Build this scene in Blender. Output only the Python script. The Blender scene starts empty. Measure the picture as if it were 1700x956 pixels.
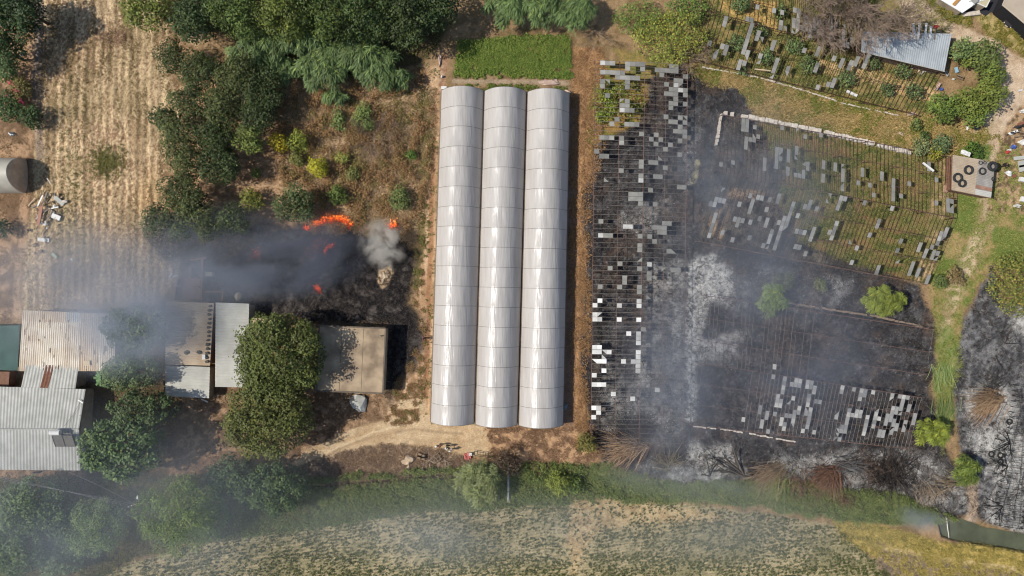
import bpy, math, random
import numpy as np
from mathutils import Vector

random.seed(7)
RS = np.random.RandomState(11)
for _b in (bpy.data.objects, bpy.data.meshes, bpy.data.materials):
    for _o in list(_b): _b.remove(_o)
SC = bpy.context.scene
COL = SC.collection
R = math.radians

# ---------------------------------------------------------------- camera, sky, sun, exposure
CAMH = 115.0                                   # drone height; one photo pixel is 0.1 m on the ground
cam = bpy.data.cameras.new('camera'); camo = bpy.data.objects.new('camera', cam); COL.objects.link(camo)
camo.location = (0, 0, CAMH); camo.rotation_euler = (0, 0, 0)
cam.sensor_width = 36; cam.lens = 36*CAMH/170.0; cam.clip_start = 1; cam.clip_end = 5000
SC.camera = camo
SUN_EL, SUN_AZ = R(47), R(185)                 # the sun stands to the left of the picture
wd = bpy.data.worlds.new('World'); SC.world = wd; wd.use_nodes = True
wn = wd.node_tree; bg = wn.nodes['Background']
sky = wn.nodes.new('ShaderNodeTexSky'); sky.sky_type = 'NISHITA'; sky.sun_disc = False
sky.sun_elevation = SUN_EL; sky.sun_rotation = R(265); sky.air_density = 1.0; sky.dust_density = 1.0
wn.links.new(sky.outputs[0], bg.inputs[0]); bg.inputs[1].default_value = 0.105
sl = bpy.data.lights.new('sun', 'SUN'); sl.energy = 4.2; sl.angle = R(0.5); sl.color = (1.0, 0.945, 0.86)
so = bpy.data.objects.new('sun', sl); COL.objects.link(so)
sd = Vector((math.cos(SUN_AZ)*math.cos(SUN_EL), math.sin(SUN_AZ)*math.cos(SUN_EL), math.sin(SUN_EL)))
so.rotation_euler = sd.to_track_quat('Z', 'Y').to_euler(); so.location = sd*200
SC.view_settings.view_transform = 'Standard'; SC.view_settings.look = 'None'
SC.view_settings.exposure = 0.30; SC.view_settings.gamma = 1.0
SC.render.engine = 'CYCLES'
cy = SC.cycles
cy.use_denoising = True; cy.max_bounces = 6; cy.diffuse_bounces = 3; cy.glossy_bounces = 2
cy.transmission_bounces = 3; cy.volume_bounces = 1; cy.transparent_max_bounces = 12
cy.volume_step_rate = .8; cy.volume_max_steps = 128; cy.pixel_filter_type = 'BLACKMAN_HARRIS'; cy.filter_width = 1.1
cy.use_adaptive_sampling = True; cy.adaptive_threshold = 0.02
cy.sample_clamp_indirect = 4

# ---------------------------------------------------------------- helpers
def W(px, py, z=0.0):
    """Photo pixel (1700 x 956) seen at height z -> world point."""
    s = 0.1*(CAMH-z)/CAMH
    return Vector(((px-850)*s, (478-py)*s, z))

def lin(v):
    v /= 255.0
    return v/12.92 if v <= 0.04045 else ((v+0.055)/1.055)**2.4
def C(r, g, b, k=0.80):
    return (lin(r)*k, lin(g)*k, lin(b)*k)

def tag(o, label=None, cat=None, group=None, kind=None):
    if label: o['label'] = label
    if cat: o['category'] = cat
    if group: o['group'] = group
    if kind: o['kind'] = kind
    return o
def thing(name, label, cat, loc=(0, 0, 0), group=None, kind=None):
    o = bpy.data.objects.new(name, None); COL.objects.link(o)
    o.location = loc; o.empty_display_size = 0.3
    return tag(o, label, cat, group, kind)

MATS = {}
def mat(name, col=(.5, .5, .5), rough=0.8, metal=0.0, emit=None, noise=None, spec=0.3, bump=None):
    """noise=(scale, amount[, col2]) mottles the base colour; bump=(scale, strength, distance)."""
    if name in MATS: return MATS[name]
    m = bpy.data.materials.new(name); m.use_nodes = True; MATS[name] = m
    nt = m.node_tree; p = nt.nodes['Principled BSDF']
    p.inputs['Base Color'].default_value = (*col, 1); p.inputs['Roughness'].default_value = rough
    p.inputs['Metallic'].default_value = metal; p.inputs['Specular IOR Level'].default_value = spec
    if noise:
        tc = nt.nodes.new('ShaderNodeTexCoord'); n = nt.nodes.new('ShaderNodeTexNoise')
        n.inputs['Scale'].default_value = noise[0]; n.inputs['Detail'].default_value = 5
        nt.links.new(tc.outputs['Object'], n.inputs['Vector'])
        rp = nt.nodes.new('ShaderNodeValToRGB'); rp.color_ramp.elements[0].position = .35; rp.color_ramp.elements[1].position = .68
        c2 = noise[2] if len(noise) > 2 else tuple(c*(1-noise[1]) for c in col)
        rp.color_ramp.elements[0].color = (*c2, 1); rp.color_ramp.elements[1].color = (*col, 1)
        nt.links.new(n.outputs['Fac'], rp.inputs[0]); nt.links.new(rp.outputs[0], p.inputs['Base Color'])
    if bump:
        tc = nt.nodes.new('ShaderNodeTexCoord'); n = nt.nodes.new('ShaderNodeTexNoise'); b = nt.nodes.new('ShaderNodeBump')
        n.inputs['Scale'].default_value = bump[0]; n.inputs['Detail'].default_value = 4
        b.inputs['Strength'].default_value = bump[1]; b.inputs['Distance'].default_value = bump[2]
        nt.links.new(tc.outputs['Object'], n.inputs['Vector']); nt.links.new(n.outputs['Fac'], b.inputs['Height'])
        nt.links.new(b.outputs[0], p.inputs['Normal'])
    if emit:
        p.inputs['Emission Color'].default_value = (*emit[:3], 1); p.inputs['Emission Strength'].default_value = emit[3]
    return m

def attr_mat(name, rough=0.8, transl=0.0, emit=0.0, fine=0.0, spec=0.2):
    """Base colour from the mesh's own colour attribute Col (own colour of each leaf, stalk or patch of soil)."""
    if name in MATS: return MATS[name]
    m = bpy.data.materials.new(name); m.use_nodes = True; MATS[name] = m
    nt = m.node_tree; p = nt.nodes['Principled BSDF']; a = nt.nodes.new('ShaderNodeAttribute'); a.attribute_name = 'Col'
    src = a.outputs['Color']
    p.inputs['Roughness'].default_value = rough; p.inputs['Specular IOR Level'].default_value = spec
    if fine:
        tc = nt.nodes.new('ShaderNodeTexCoord'); n = nt.nodes.new('ShaderNodeTexNoise')
        n.inputs['Scale'].default_value = 5.5; n.inputs['Detail'].default_value = 4; n.inputs['Roughness'].default_value = .7
        nt.links.new(tc.outputs['Object'], n.inputs['Vector'])
        mr = nt.nodes.new('ShaderNodeMapRange'); mr.inputs[1].default_value = .3; mr.inputs[2].default_value = .7
        mr.inputs[3].default_value = 1-fine; mr.inputs[4].default_value = 1+fine
        nt.links.new(n.outputs['Fac'], mr.inputs[0])
        vm = nt.nodes.new('ShaderNodeVectorMath'); vm.operation = 'SCALE'
        nt.links.new(src, vm.inputs[0]); nt.links.new(mr.outputs[0], vm.inputs['Scale']); src = vm.outputs[0]
        b = nt.nodes.new('ShaderNodeBump'); b.inputs['Strength'].default_value = .55; b.inputs['Distance'].default_value = .12
        nt.links.new(n.outputs['Fac'], b.inputs['Height']); nt.links.new(b.outputs[0], p.inputs['Normal'])
    nt.links.new(src, p.inputs['Base Color'])
    if emit:
        nt.links.new(src, p.inputs['Emission Color']); p.inputs['Emission Strength'].default_value = emit
    if transl:
        t = nt.nodes.new('ShaderNodeBsdfTranslucent'); mx = nt.nodes.new('ShaderNodeMixShader'); mx.inputs[0].default_value = transl
        nt.links.new(src, t.inputs[0]); nt.links.new(p.outputs[0], mx.inputs[1]); nt.links.new(t.outputs[0], mx.inputs[2])
        nt.links.new(mx.outputs[0], nt.nodes['Material Output'].inputs[0])
    return m

def mesh_np(name, V, F, material, parent=None, cols=None, smooth=False):
    """V (n,3), F (m,k) with k = 3 or 4 -> one mesh object, coordinates given in the world."""
    V = np.asarray(V, dtype=np.float32); F = np.asarray(F, dtype=np.int32)
    if parent is not None: V = V-np.array(parent_loc(parent), dtype=np.float32)
    me = bpy.data.meshes.new(name); k = F.shape[1]
    me.vertices.add(len(V)); me.vertices.foreach_set('co', V.ravel())
    me.loops.add(F.size); me.loops.foreach_set('vertex_index', F.ravel())
    me.polygons.add(len(F)); me.polygons.foreach_set('loop_start', np.arange(0, F.size, k, dtype=np.int32))
    if smooth: me.polygons.foreach_set('use_smooth', np.ones(len(F), dtype=bool))
    me.update(calc_edges=True)
    if cols is not None:
        a = me.color_attributes.new('Col', 'FLOAT_COLOR', 'POINT')
        c = np.ones((len(V), 4), dtype=np.float32); c[:, :3] = cols; a.data.foreach_set('color', c.ravel())
    me.materials.append(material)
    o = bpy.data.objects.new(name, me); COL.objects.link(o)
    if parent is not None: o.parent = parent
    return o
def parent_loc(o):
    l = Vector((0, 0, 0))
    while o is not None: l = l+o.location; o = o.parent
    return l

class MB:
    """Collects boxes, bars, tubes and sheets (world coordinates) into ONE mesh."""
    def __init__(s): s.v = []; s.f = []; s.c = []; s.col = None
    def _add(s, vs, fs):
        n = len(s.v); s.v += [tuple(v) for v in vs]; s.f += [tuple(i+n for i in f) for f in fs]
        if s.col is not None: s.c += [s.col]*len(vs)
        return s
    def prism(s, pts, z0, z1, top=None):
        """pts: list of (x,y) or points; bottom at z0, top at z1 (or list of z)."""
        n = len(pts); zt = z1 if isinstance(z1, (list, tuple)) else [z1]*n; zb = z0 if isinstance(z0, (list, tuple)) else [z0]*n
        a = sum(pts[i][0]*pts[(i+1) % n][1]-pts[(i+1) % n][0]*pts[i][1] for i in range(n))
        if a < 0: pts = pts[::-1]; zt = zt[::-1]; zb = zb[::-1]
        vs = [(p[0], p[1], zb[i]) for i, p in enumerate(pts)]+[(p[0], p[1], zt[i]) for i, p in enumerate(pts)]
        fs = [tuple(range(n-1, -1, -1)), tuple(range(n, 2*n))]+[(i, (i+1) % n, n+(i+1) % n, n+i) for i in range(n)]
        return s._add(vs, fs)
    def box(s, c, sz, rz=0.0, tilt=(0, 0)):
        from mathutils import Euler
        m = Euler((tilt[0], tilt[1], rz)).to_matrix(); c = Vector(c)
        vs = [c+m@Vector((x*sz[0]/2, y*sz[1]/2, z*sz[2]/2)) for z in (-1, 1) for y in (-1, 1) for x in (-1, 1)]
        return s._add(vs, [(0, 2, 3, 1), (4, 5, 7, 6), (0, 1, 5, 4), (2, 6, 7, 3), (0, 4, 6, 2), (1, 3, 7, 5)])
    def bar(s, a, b, w, h=None):
        a, b = Vector(a), Vector(b); d = (b-a)
        if d.length < 1e-6: return s
        d.normalize(); h = h or w
        up = Vector((0, 0, 1)) if abs(d.z) < .95 else Vector((1, 0, 0))
        x = d.cross(up).normalized(); y = x.cross(d)
        vs = [p+x*sx*w/2+y*sy*h/2 for p in (a, b) for sx, sy in ((-1, -1), (1, -1), (1, 1), (-1, 1))]
        return s._add(vs, [(0, 1, 2, 3), (7, 6, 5, 4), (0, 4, 5, 1), (1, 5, 6, 2), (2, 6, 7, 3), (3, 7, 4, 0)])
    def tube(s, pts, rad, n=6, cap=True):
        pts = [Vector(p) for p in pts]; m = len(pts)
        rr = rad if isinstance(rad, (list, tuple)) else [rad]*m
        vs = []
        for i, p in enumerate(pts):
            d = (pts[min(i+1, m-1)]-pts[max(i-1, 0)]).normalized()
            up = Vector((0, 0, 1)) if abs(d.z) < .9 else Vector((1, 0, 0))
            x = d.cross(up).normalized(); y = x.cross(d)
            vs += [p+(x*math.cos(2*math.pi*k/n)+y*math.sin(2*math.pi*k/n))*rr[i] for k in range(n)]
        fs = [(i*n+k, i*n+(k+1) % n, (i+1)*n+(k+1) % n, (i+1)*n+k) for i in range(m-1) for k in range(n)]
        if cap: fs += [tuple(range(n-1, -1, -1)), tuple(range((m-1)*n, m*n))]
        return s._add(vs, fs)
    def torus(s, c, R0, r0, n=20, k=8, tilt=(0, 0)):
        from mathutils import Euler
        m = Euler((tilt[0], tilt[1], 0)).to_matrix(); c = Vector(c); vs = []
        for i in range(n):
            a = 2*math.pi*i/n
            for j in range(k):
                b = 2*math.pi*j/k; q = R0+r0*math.cos(b)
                vs.append(c+m@Vector((q*math.cos(a), q*math.sin(a), r0*math.sin(b))))
        fs = [(i*k+j, ((i+1) % n)*k+j, ((i+1) % n)*k+(j+1) % k, i*k+(j+1) % k) for i in range(n) for j in range(k)]
        return s._add(vs, fs)
    def blob(s, c, r, seed=0, sub=2, rough=.25):
        import bmesh
        bm = bmesh.new(); bmesh.ops.create_icosphere(bm, subdivisions=sub, radius=1)
        rnd = random.Random(seed); c = Vector(c)
        k = [(rnd.uniform(1, 4), rnd.uniform(1, 4), rnd.uniform(0, 6)) for _ in range(4)]
        vs = []
        for v in bm.verts:
            q = v.co; f = 1+rough*sum(math.sin(a*q.x*2+b*q.y*2+e+q.z*a) for a, b, e in k)/3
            vs.append(c+Vector((q.x*r[0], q.y*r[1], q.z*r[2]))*f)
        fs = [tuple(v.index for v in f.verts) for f in bm.faces]; bm.free()
        return s._add(vs, fs)
    def build(s, name, material, parent=None, smooth=False):
        pl = parent_loc(parent) if parent is not None else Vector((0, 0, 0))
        me = bpy.data.meshes.new(name)
        me.from_pydata([(v[0]-pl.x, v[1]-pl.y, v[2]-pl.z) for v in s.v], [], s.f)
        if smooth:
            for p in me.polygons: p.use_smooth = True
        if s.c and len(s.c) == len(s.v):
            a = me.color_attributes.new('Col', 'FLOAT_COLOR', 'POINT')
            a.data.foreach_set('color', np.array([(*c, 1) for c in s.c], dtype=np.float32).ravel())
        me.materials.append(material)
        o = bpy.data.objects.new(name, me); COL.objects.link(o)
        if parent is not None: o.parent = parent
        return o

# lattice noise in numpy
_LAT = RS.rand(8, 256, 256).astype(np.float32)
def vnoise(x, y, seed=0):
    L = _LAT[seed % 8]; off = (seed//8)*37.3+seed*11.7
    x = x+off; y = y+off*1.7
    xi = np.floor(x).astype(np.int64); yi = np.floor(y).astype(np.int64)
    fx = (x-xi).astype(np.float32); fy = (y-yi).astype(np.float32)
    fx = fx*fx*(3-2*fx); fy = fy*fy*(3-2*fy)
    x0 = xi & 255; x1 = (xi+1) & 255; y0 = yi & 255; y1 = (yi+1) & 255
    return (L[y0, x0]*(1-fx)+L[y0, x1]*fx)*(1-fy)+(L[y1, x0]*(1-fx)+L[y1, x1]*fx)*fy
def fbm(x, y, seed=0, octv=4, gain=.55):
    t = 0; a = 1; n = 0
    for o in range(octv):
        t = t+a*vnoise(x*2**o, y*2**o, seed+o); n += a; a *= gain
    return t/n
def sstep(a, b, x):
    t = np.clip((x-a)/(b-a), 0, 1); return t*t*(3-2*t)
# ---------------------------------------------------------------- the ground: one relief sheet, its soil, grass, char and ash
STEP = 1.8
def axis(a, b, outer):
    c = list(np.arange(a, b, STEP)); return np.array([c[0]-e for e in outer[::-1]]+c+[c[-1]+e for e in outer])
ax = axis(-70, 1772, [6, 14, 30, 70, 160, 400, 1200, 4000]); ay = axis(-70, 1030, [6, 14, 30, 70, 160, 400, 1200, 4000])
PX, PY = np.meshgrid(ax, ay)
wx = (fbm(PX/40, PY/40, 1, 4)-.5); wy = (fbm(PX/40, PY/40, 5, 4)-.5)
fine = fbm(PX/4.5, PY/4.5, 9, 3); mid = fbm(PX/18, PY/18, 12, 4); big = fbm(PX/70, PY/70, 17, 4)
spk = RS.rand(*PX.shape).astype(np.float32)

def polymask(poly, edge=10, soft=4):
    """1 inside the polygon (photo pixels), border frayed by noise."""
    x = PX+wx*edge*2.2+(fine-.5)*edge*.6; y = PY+wy*edge*2.2
    d2 = np.full(PX.shape, 1e9); ins = np.zeros(PX.shape, bool); n = len(poly)
    for i in range(n):
        ax_, ay_ = poly[i]; bx, by = poly[(i+1) % n]
        ex, ey = bx-ax_, by-ay_
        t = np.clip(((x-ax_)*ex+(y-ay_)*ey)/(ex*ex+ey*ey+1e-9), 0, 1)
        d2 = np.minimum(d2, (x-ax_-t*ex)**2+(y-ay_-t*ey)**2)
        if ay_ != by:
            ins ^= ((ay_ > y) != (by > y)) & (x < (bx-ax_)*(y-ay_)/(by-ay_)+ax_)
    sdv = np.sqrt(d2)*np.where(ins, 1, -1)
    return sstep(-soft, soft, sdv)
def linemask(pts, w, edge=4, soft=2):
    x = PX+wx*edge*2.2; y = PY+wy*edge*2.2; d2 = np.full(PX.shape, 1e9)
    for (a, b), (c, d) in zip(pts[:-1], pts[1:]):
        ex, ey = c-a, d-b; t = np.clip(((x-a)*ex+(y-b)*ey)/(ex*ex+ey*ey+1e-9), 0, 1)
        d2 = np.minimum(d2, (x-a-t*ex)**2+(y-b-t*ey)**2)
    return 1-sstep(w-soft, w+soft, np.sqrt(d2))
def A3(c): return np.array(C(*c), dtype=np.float32)
COLR = np.zeros(PX.shape+(3,), np.float32); HZ = np.zeros(PX.shape, np.float32)
def paint(m, c1, c2, t=None, k=1.0):
    """soil of two own colours, blended by the noise t"""
    if t is None: t = sstep(.35, .65, mid*.55+fine*.45)
    col = A3(c1)*(1-t[..., None])+A3(c2)*t[..., None]; m_ = (m*k)[..., None]
    COLR[:] = COLR*(1-m_)+col*m_
def contrast(v, a=.35, b=.65): return sstep(a, b, v)
M = {}
paint(np.ones(PX.shape), (162, 134, 100), (118, 98, 68))
HZ += (fine-.5)*.10+(mid-.5)*.25
# left stubble field with its tractor rows
M['stubble'] = polymask([(72, -200), (345, -200), (345, 60), (300, 100), (300, 200), (272, 290), (285, 370), (300, 460), (255, 505), (120, 500), (36, 530), (30, 470), (50, 330), (60, 190)], 8, 4)
rowx = PX+(big-.5)*8+PY*.015
rows = .5+.5*np.sin(rowx/12.5*2*np.pi); straw = fbm(PX/2.3, PY/3.0, 33, 3)
t = np.clip(contrast(straw+(rows-.5)*.13*sstep(150, 230, PX)*.8+(big-.5)*.5, .34, .62), 0, 1)
paint(M['stubble'], (150, 120, 92), (222, 196, 156), t)
m_ = M['stubble']*contrast(fbm(PX/10, PY/120, 61, 3), .50, .70)*.65
paint(m_, (110, 88, 64), (150, 124, 90))
m_ = M['stubble']*contrast(fbm(PX/60, PY/60, 64, 4)+sstep(230, 120, PX)*.12, .50, .70)*.45
paint(m_, (110, 100, 66), (170, 150, 108), straw)
for (x, y, rx, ry, c1, c2) in [(190, 66, 34, 15, (96, 72, 60), (140, 112, 88)), (178, 268, 22, 20, (90, 88, 50), (130, 120, 76)), (250, 330, 30, 60, (165, 130, 96), (205, 176, 132)), (120, 460, 40, 30, (150, 128, 104), (110, 96, 84))]:
    paint(1-sstep(.4, 1.2, np.sqrt(((PX+wx*26-x)/rx)**2+((PY+wy*26-y)/ry)**2)), c1, c2, contrast(straw))
HZ += M['stubble']*((rows-.5)*.12+(straw-.5)*.12)
# yard of the farm at the left edge
M['left'] = polymask([(-200, -200), (72, -200), (60, 190), (50, 330), (30, 470), (36, 530), (-200, 560)], 6, 4)
paint(M['left'], (176, 144, 112), (120, 96, 74), contrast(mid+(big-.5)))
paint(linemask([(66, -40), (62, 150), (66, 260)], 7), (120, 110, 104), (160, 140, 120))
paint(linemask([(40, 300), (30, 520)], 7, 5), (188, 158, 126), (170, 138, 108))
# orchard floor, between the trees
M['orchard'] = polymask([(280, 60), (480, 150), (470, 320), (520, 370), (400, 400), (250, 420), (270, 290), (300, 200)], 8, 4)
paint(M['orchard'], (182, 150, 116), (140, 112, 84), contrast(fbm(PX/14, PY/5, 70, 3)))
# big dry thicket, uphill of the fire
M['drygrass'] = polymask([(455, 150), (560, 140), (700, 130), (722, 160), (712, 300), (690, 400), (600, 392), (520, 385), (470, 300)], 10, 5)
streak = fbm((PX+PY*.5)/3.2, (PY-PX*.5)/10, 75, 3)
paint(M['drygrass'], (150, 124, 94), (206, 176, 138), contrast(streak*.6+mid*.4, .36, .62))
paint(M['drygrass']*contrast(fbm(PX/22, PY/22, 77, 3), .54, .70), (120, 112, 76), (166, 142, 102), streak, k=.5)
paint(linemask([(470, 180), (500, 200), (530, 170)], 14, 8, 6), (190, 154, 116), (160, 124, 92))
# sandy lane on the left side of the plastic tunnels
M['lane'] = polymask([(690, 110), (740, 110), (730, 150), (716, 700), (640, 705), (655, 640), (700, 560), (688, 500), (690, 420), (700, 300), (712, 160)], 6, 4)
paint(M['lane'], (206, 174, 138), (172, 138, 104), contrast(fbm(PX/5, PY/30, 80, 3)*.6+mid*.4))
paint(linemask([(722, 150), (714, 420), (706, 700)], 4, 2), (176, 134, 98), (150, 112, 82))
paint(linemask([(700, 150), (702, 350), (690, 480)], 5, 6), (92, 96, 56), (150, 124, 86), fine)
# vegetable garden
M['veg'] = polymask([(755, 62), (948, 62), (948, 150), (750, 150)], 5, 3)
paint(M['veg'], (120, 96, 70), (150, 126, 96))
paint(linemask([(755, 134), (940, 138)], 4, 2), (176, 156, 130), (150, 130, 106))
paint(linemask([(738, 95), (733, 150)], 6, 3), (150, 112, 84), (190, 160, 130))
# rusty dry strip along the right side of the tunnels
M['rust'] = polymask([(948, 78), (1000, 80), (1000, 250), (982, 320), (978, 560), (975, 740), (950, 740), (948, 400)], 8, 3)
paint(M['rust'], (176, 136, 96), (138, 106, 78), contrast(fbm(PX/4, PY/12, 84, 3)))
paint(polymask([(985, 110), (1070, 100), (1075, 190), (1000, 250), (980, 300), (975, 180)], 10, 5), (98, 104, 50), (150, 120, 70), contrast(mid))
paint(polymask([(1010, 80), (1160, 100), (1200, 130), (1160, 160), (1040, 120)], 8, 5), (120, 120, 66), (146, 124, 76))
# strip between the two upper glasshouses
M['verge'] = polymask([(1140, 95), (1300, 135), (1540, 190), (1640, 210), (1610, 270), (1560, 262), (1400, 222), (1200, 185), (1140, 130)], 5, 3)
paint(M['verge'], (176, 148, 100), (112, 112, 60), contrast(fbm(PX/30, PY/12, 90, 4), .42, .58))
paint(M['verge'], (120, 92, 62), (176, 150, 104), contrast(fine), k=.35)
paint(polymask([(1160, 108), (1200, 118), (1190, 140), (1160, 130)], 6, 4), (112, 132, 58), (130, 136, 70))
paint(polymask([(1240, 130), (1540, 190), (1620, 225), (1500, 205), (1300, 160)], 6, 5), (96, 108, 54), (138, 126, 74), contrast(mid), k=.8)
# floor of the upper right glasshouse
M['floorB'] = polymask([(1175, -40), (1600, -40), (1560, 120), (1540, 192), (1150, 100)], 3, 2)
paint(M['floorB'], (82, 92, 48), (146, 128, 82), contrast(fbm(PX/12, PY/8, 93, 4), .42, .62))
paint(polymask([(1195, 0), (1290, 0), (1290, 55), (1240, 40), (1200, 20)], 4, 3), (206, 170, 108), (180, 144, 88))
paint(polymask([(1360, 100), (1440, 110), (1560, 150), (1545, 172), (1480, 150), (1400, 130), (1355, 118)], 6, 3), (212, 182, 134), (186, 150, 106))
# floor of the middle right glasshouse
M['floorC'] = polymask([(1197, 187), (1590, 262), (1585, 365), (1540, 472), (1158, 402)], 2, 2)
paint(M['floorC'], (82, 90, 48), (128, 114, 74), contrast(fbm(PX/16, PY/9, 96, 4), .40, .62))
paint(M['floorC']*contrast(fbm(PX/40, PY/16, 98, 3), .50, .64), (150, 112, 84), (120, 104, 68), mid, k=.7)
paint(polymask([(1560, 262), (1592, 262), (1545, 470), (1520, 470)], 4, 3), (190, 160, 124), (120, 112, 70), contrast(mid))
# ground right of the glasshouses: lane, grass, dirt road
M['meadow'] = polymask([(1592, 240), (1640, 240), (1900, 240), (1900, 480), (1640, 440), (1600, 520), (1580, 700), (1560, 760), (1548, 560), (1545, 470), (1590, 350)], 8, 4)
paint(M['meadow'], (104, 118, 58), (160, 138, 94), contrast(fbm(PX/30, PY/30, 101, 4), .46, .62))
paint(linemask([(1640, 330), (1625, 400), (1600, 450), (1572, 520), (1560, 545)], 14, 14, 8), (200, 178, 144), (160, 138, 104), contrast(mid))
paint(linemask([(1570, 560), (1566, 660), (1560, 720)], 13, 8, 8), (104, 126, 62), (140, 140, 90), contrast(fine))
M['junkyard'] = polymask([(1662, 170), (1900, 120), (1900, 380), (1640, 350), (1650, 250)], 6, 4)
paint(M['junkyard'], (182, 152, 118), (104, 86, 66), contrast(fbm(PX/6, PY/6, 104, 3)))
M['road'] = polymask([(1478, -10), (1535, -60), (1560, -10), (1590, 40), (1640, 62), (1690, 92), (1900, 130), (1900, 165), (1700, 170), (1672, 200), (1655, 250), (1640, 300), (1618, 290), (1590, 240), (1600, 212), (1650, 180), (1662, 130), (1640, 92), (1575, 62), (1505, 32)], 5, 4)
paint(M['road'], (206, 183, 155), (188, 163, 134), contrast(fbm(PX/26, PY/18, 107, 5)))
paint(M['road'], (170, 146, 118), (150, 128, 100), fine, k=.5*contrast(fbm(PX/9, PY/9, 108, 3), .60, .72))
paint(linemask([(1655, 120), (1648, 200), (1630, 260)], 3, 6, 4), (150, 140, 100), (176, 152, 120), fine, k=.8)
paint(linemask([(1535, -10), (1575, 22), (1602, 34)], 9, 4, 4), (98, 104, 52), (146, 128, 78), contrast(fine))
paint(polymask([(1618, 30), (1640, 20), (1700, 62), (1700, 90), (1640, 60)], 5, 3), (186, 164, 112), (140, 130, 80), contrast(fine))
paint(polymask([(1596, 232), (1640, 238), (1645, 262), (1600, 262)], 5, 3), (88, 112, 52), (112, 124, 66))
# yard and bank below the buildings
M['yard'] = polymask([(250, 600), (520, 640), (650, 650), (640, 700), (560, 725), (470, 780), (400, 800), (130, 830), (-200, 830), (-200, 780)], 6, 4)
paint(M['yard'], (128, 102, 78), (168, 138, 108), contrast(fbm(PX/9, PY/9, 110, 4), .42, .62))
paint(M['yard'], (70, 56, 44), (104, 84, 64), fine, k=.4*contrast(fbm(PX/4, PY/4, 112, 2), .5, .7))
M['driveway'] = polymask([(478, 775), (520, 742), (585, 712), (650, 694), (665, 660), (700, 640), (716, 700), (800, 706), (900, 712), (900, 722), (815, 752), (775, 756), (730, 742), (690, 738), (600, 748), (540, 766), (480, 786)], 3, 3)
paint(M['driveway'], (200, 174, 138), (184, 156, 120), contrast(fbm(PX/30, PY/12, 115, 5)))
paint(linemask([(520, 765), (600, 730), (690, 712), (770, 720)], 2.0, 3), (172, 148, 116), (168, 142, 110))
paint(linemask([(540, 752), (620, 718), (690, 700)], 1.6, 3), (214, 190, 154), (204, 178, 142))
M['redsoil'] = polymask([(800, 706), (985, 700), (1000, 760), (960, 780), (880, 800), (850, 770), (815, 752)], 8, 4)
paint(M['redsoil'], (184, 148, 112), (140, 110, 86), contrast(fbm(PX/8, PY/8, 118, 4), .42, .62))
M['bank'] = polymask([(480, 782), (560, 752), (640, 738), (730, 742), (775, 758), (815, 775), (760, 800), (600, 810), (490, 810)], 5, 4)
paint(M['bank'], (120, 98, 76), (170, 146, 120), contrast(fbm(PX/5, PY/5, 120, 3), .46, .66))
M['greenband'] = polymask([(420, 800), (560, 790), (700, 782), (850, 770), (990, 770), (1120, 800), (1330, 800), (1480, 820), (1590, 862), (1470, 870), (1300, 842), (1100, 830), (960, 830), (700, 850), (480, 880), (300, 900), (250, 870)], 8, 5)
paint(M['greenband'], (76, 86, 52), (120, 124, 78), contrast(fbm(PX/10, PY/8, 123, 4), .4, .62))
# crop field along the lower edge
M['crop'] = polymask([(-200, 1400), (140, 956), (320, 905), (500, 868), (700, 842), (930, 834), (1120, 836), (1300, 856), (1390, 872), (1440, 920), (1500, 970), (1560, 1400)], 5, 4)
cr = .5+.5*np.sin((PY+PX*.12+wy*14)/5.2*2*np.pi)
paint(M['crop'], (178, 162, 126), (134, 126, 92), contrast(fine*.5+cr*.16+big*.4, .42, .62))
HZ += M['crop']*(cr-.5)*.05
paint(polymask([(945, 822), (1020, 830), (1140, 848), (1240, 862), (1000, 876), (980, 900), (955, 960), (940, 900)], 9, 6), (206, 180, 136), (170, 142, 102), contrast(fine+(mid-.5)), k=.8)
M['gold'] = polymask([(1385, 862), (1440, 866), (1560, 900), (1900, 940), (1900, 1400), (1540, 1400), (1480, 940), (1400, 890)], 6, 5)
paint(M['gold'], (190, 166, 96), (122, 112, 62), contrast(fbm(PX/10, PY/5, 126, 4), .42, .62))
M['tilled'] = polymask([(1455, 900), (1540, 928), (1700, 948), (1900, 960), (1900, 1400), (1500, 1400)], 8, 5)
paint(M['tilled'], (112, 98, 84), (150, 130, 106), contrast(fine))
paint(linemask([(1440, 905), (1560, 925), (1700, 945)], 3, 4), (206, 184, 138), (180, 156, 112), contrast(fine))
# what the fire burnt: char, then ash over it
M['burnL'] = polymask([(235, 385), (300, 372), (420, 380), (510, 375), (600, 382), (668, 380), (690, 430), (680, 510), (705, 545), (700, 585), (672, 620), (655, 668), (640, 650), (640, 540), (530, 536), (420, 520), (350, 500), (330, 460), (260, 430)], 14, 12)
paint(M['burnL'], (34, 32, 33), (70, 64, 60), contrast(fine*.5+mid*.5, .42, .68))
paint(M['burnL']*contrast(fbm(PX/14, PY/14, 130, 4), .56, .68), (86, 78, 72), (120, 112, 106), fine, k=.55)
paint(polymask([(628, 450), (645, 440), (652, 452), (646, 472), (634, 480), (626, 468)], 4, 2), (208, 180, 142), (180, 152, 118))
burnR = [(968, 330), (990, 240), (1062, 205), (1078, 128), (1135, 106), (1180, 140), (1225, 150), (1258, 190), (1275, 240), (1300, 290), (1290, 330), (1330, 400), (1400, 432), (1530, 476), (1552, 560), (1545, 660), (1560, 740), (1600, 790), (1620, 850), (1560, 862), (1400, 822), (1250, 800), (1130, 800), (1000, 775), (978, 700), (962, 560), (975, 420)]
M['burnR'] = polymask(burnR, 9, 5)
charcol = contrast(fine*.4+mid*.6, .34, .70)
paint(M['burnR'], (50, 48, 49), (84, 81, 80), charcol)
paint(M['burnR']*contrast(fbm(PX/24, PY/24, 134, 4), .54, .68), (84, 66, 54), (110, 92, 78), fine, k=.5)
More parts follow.
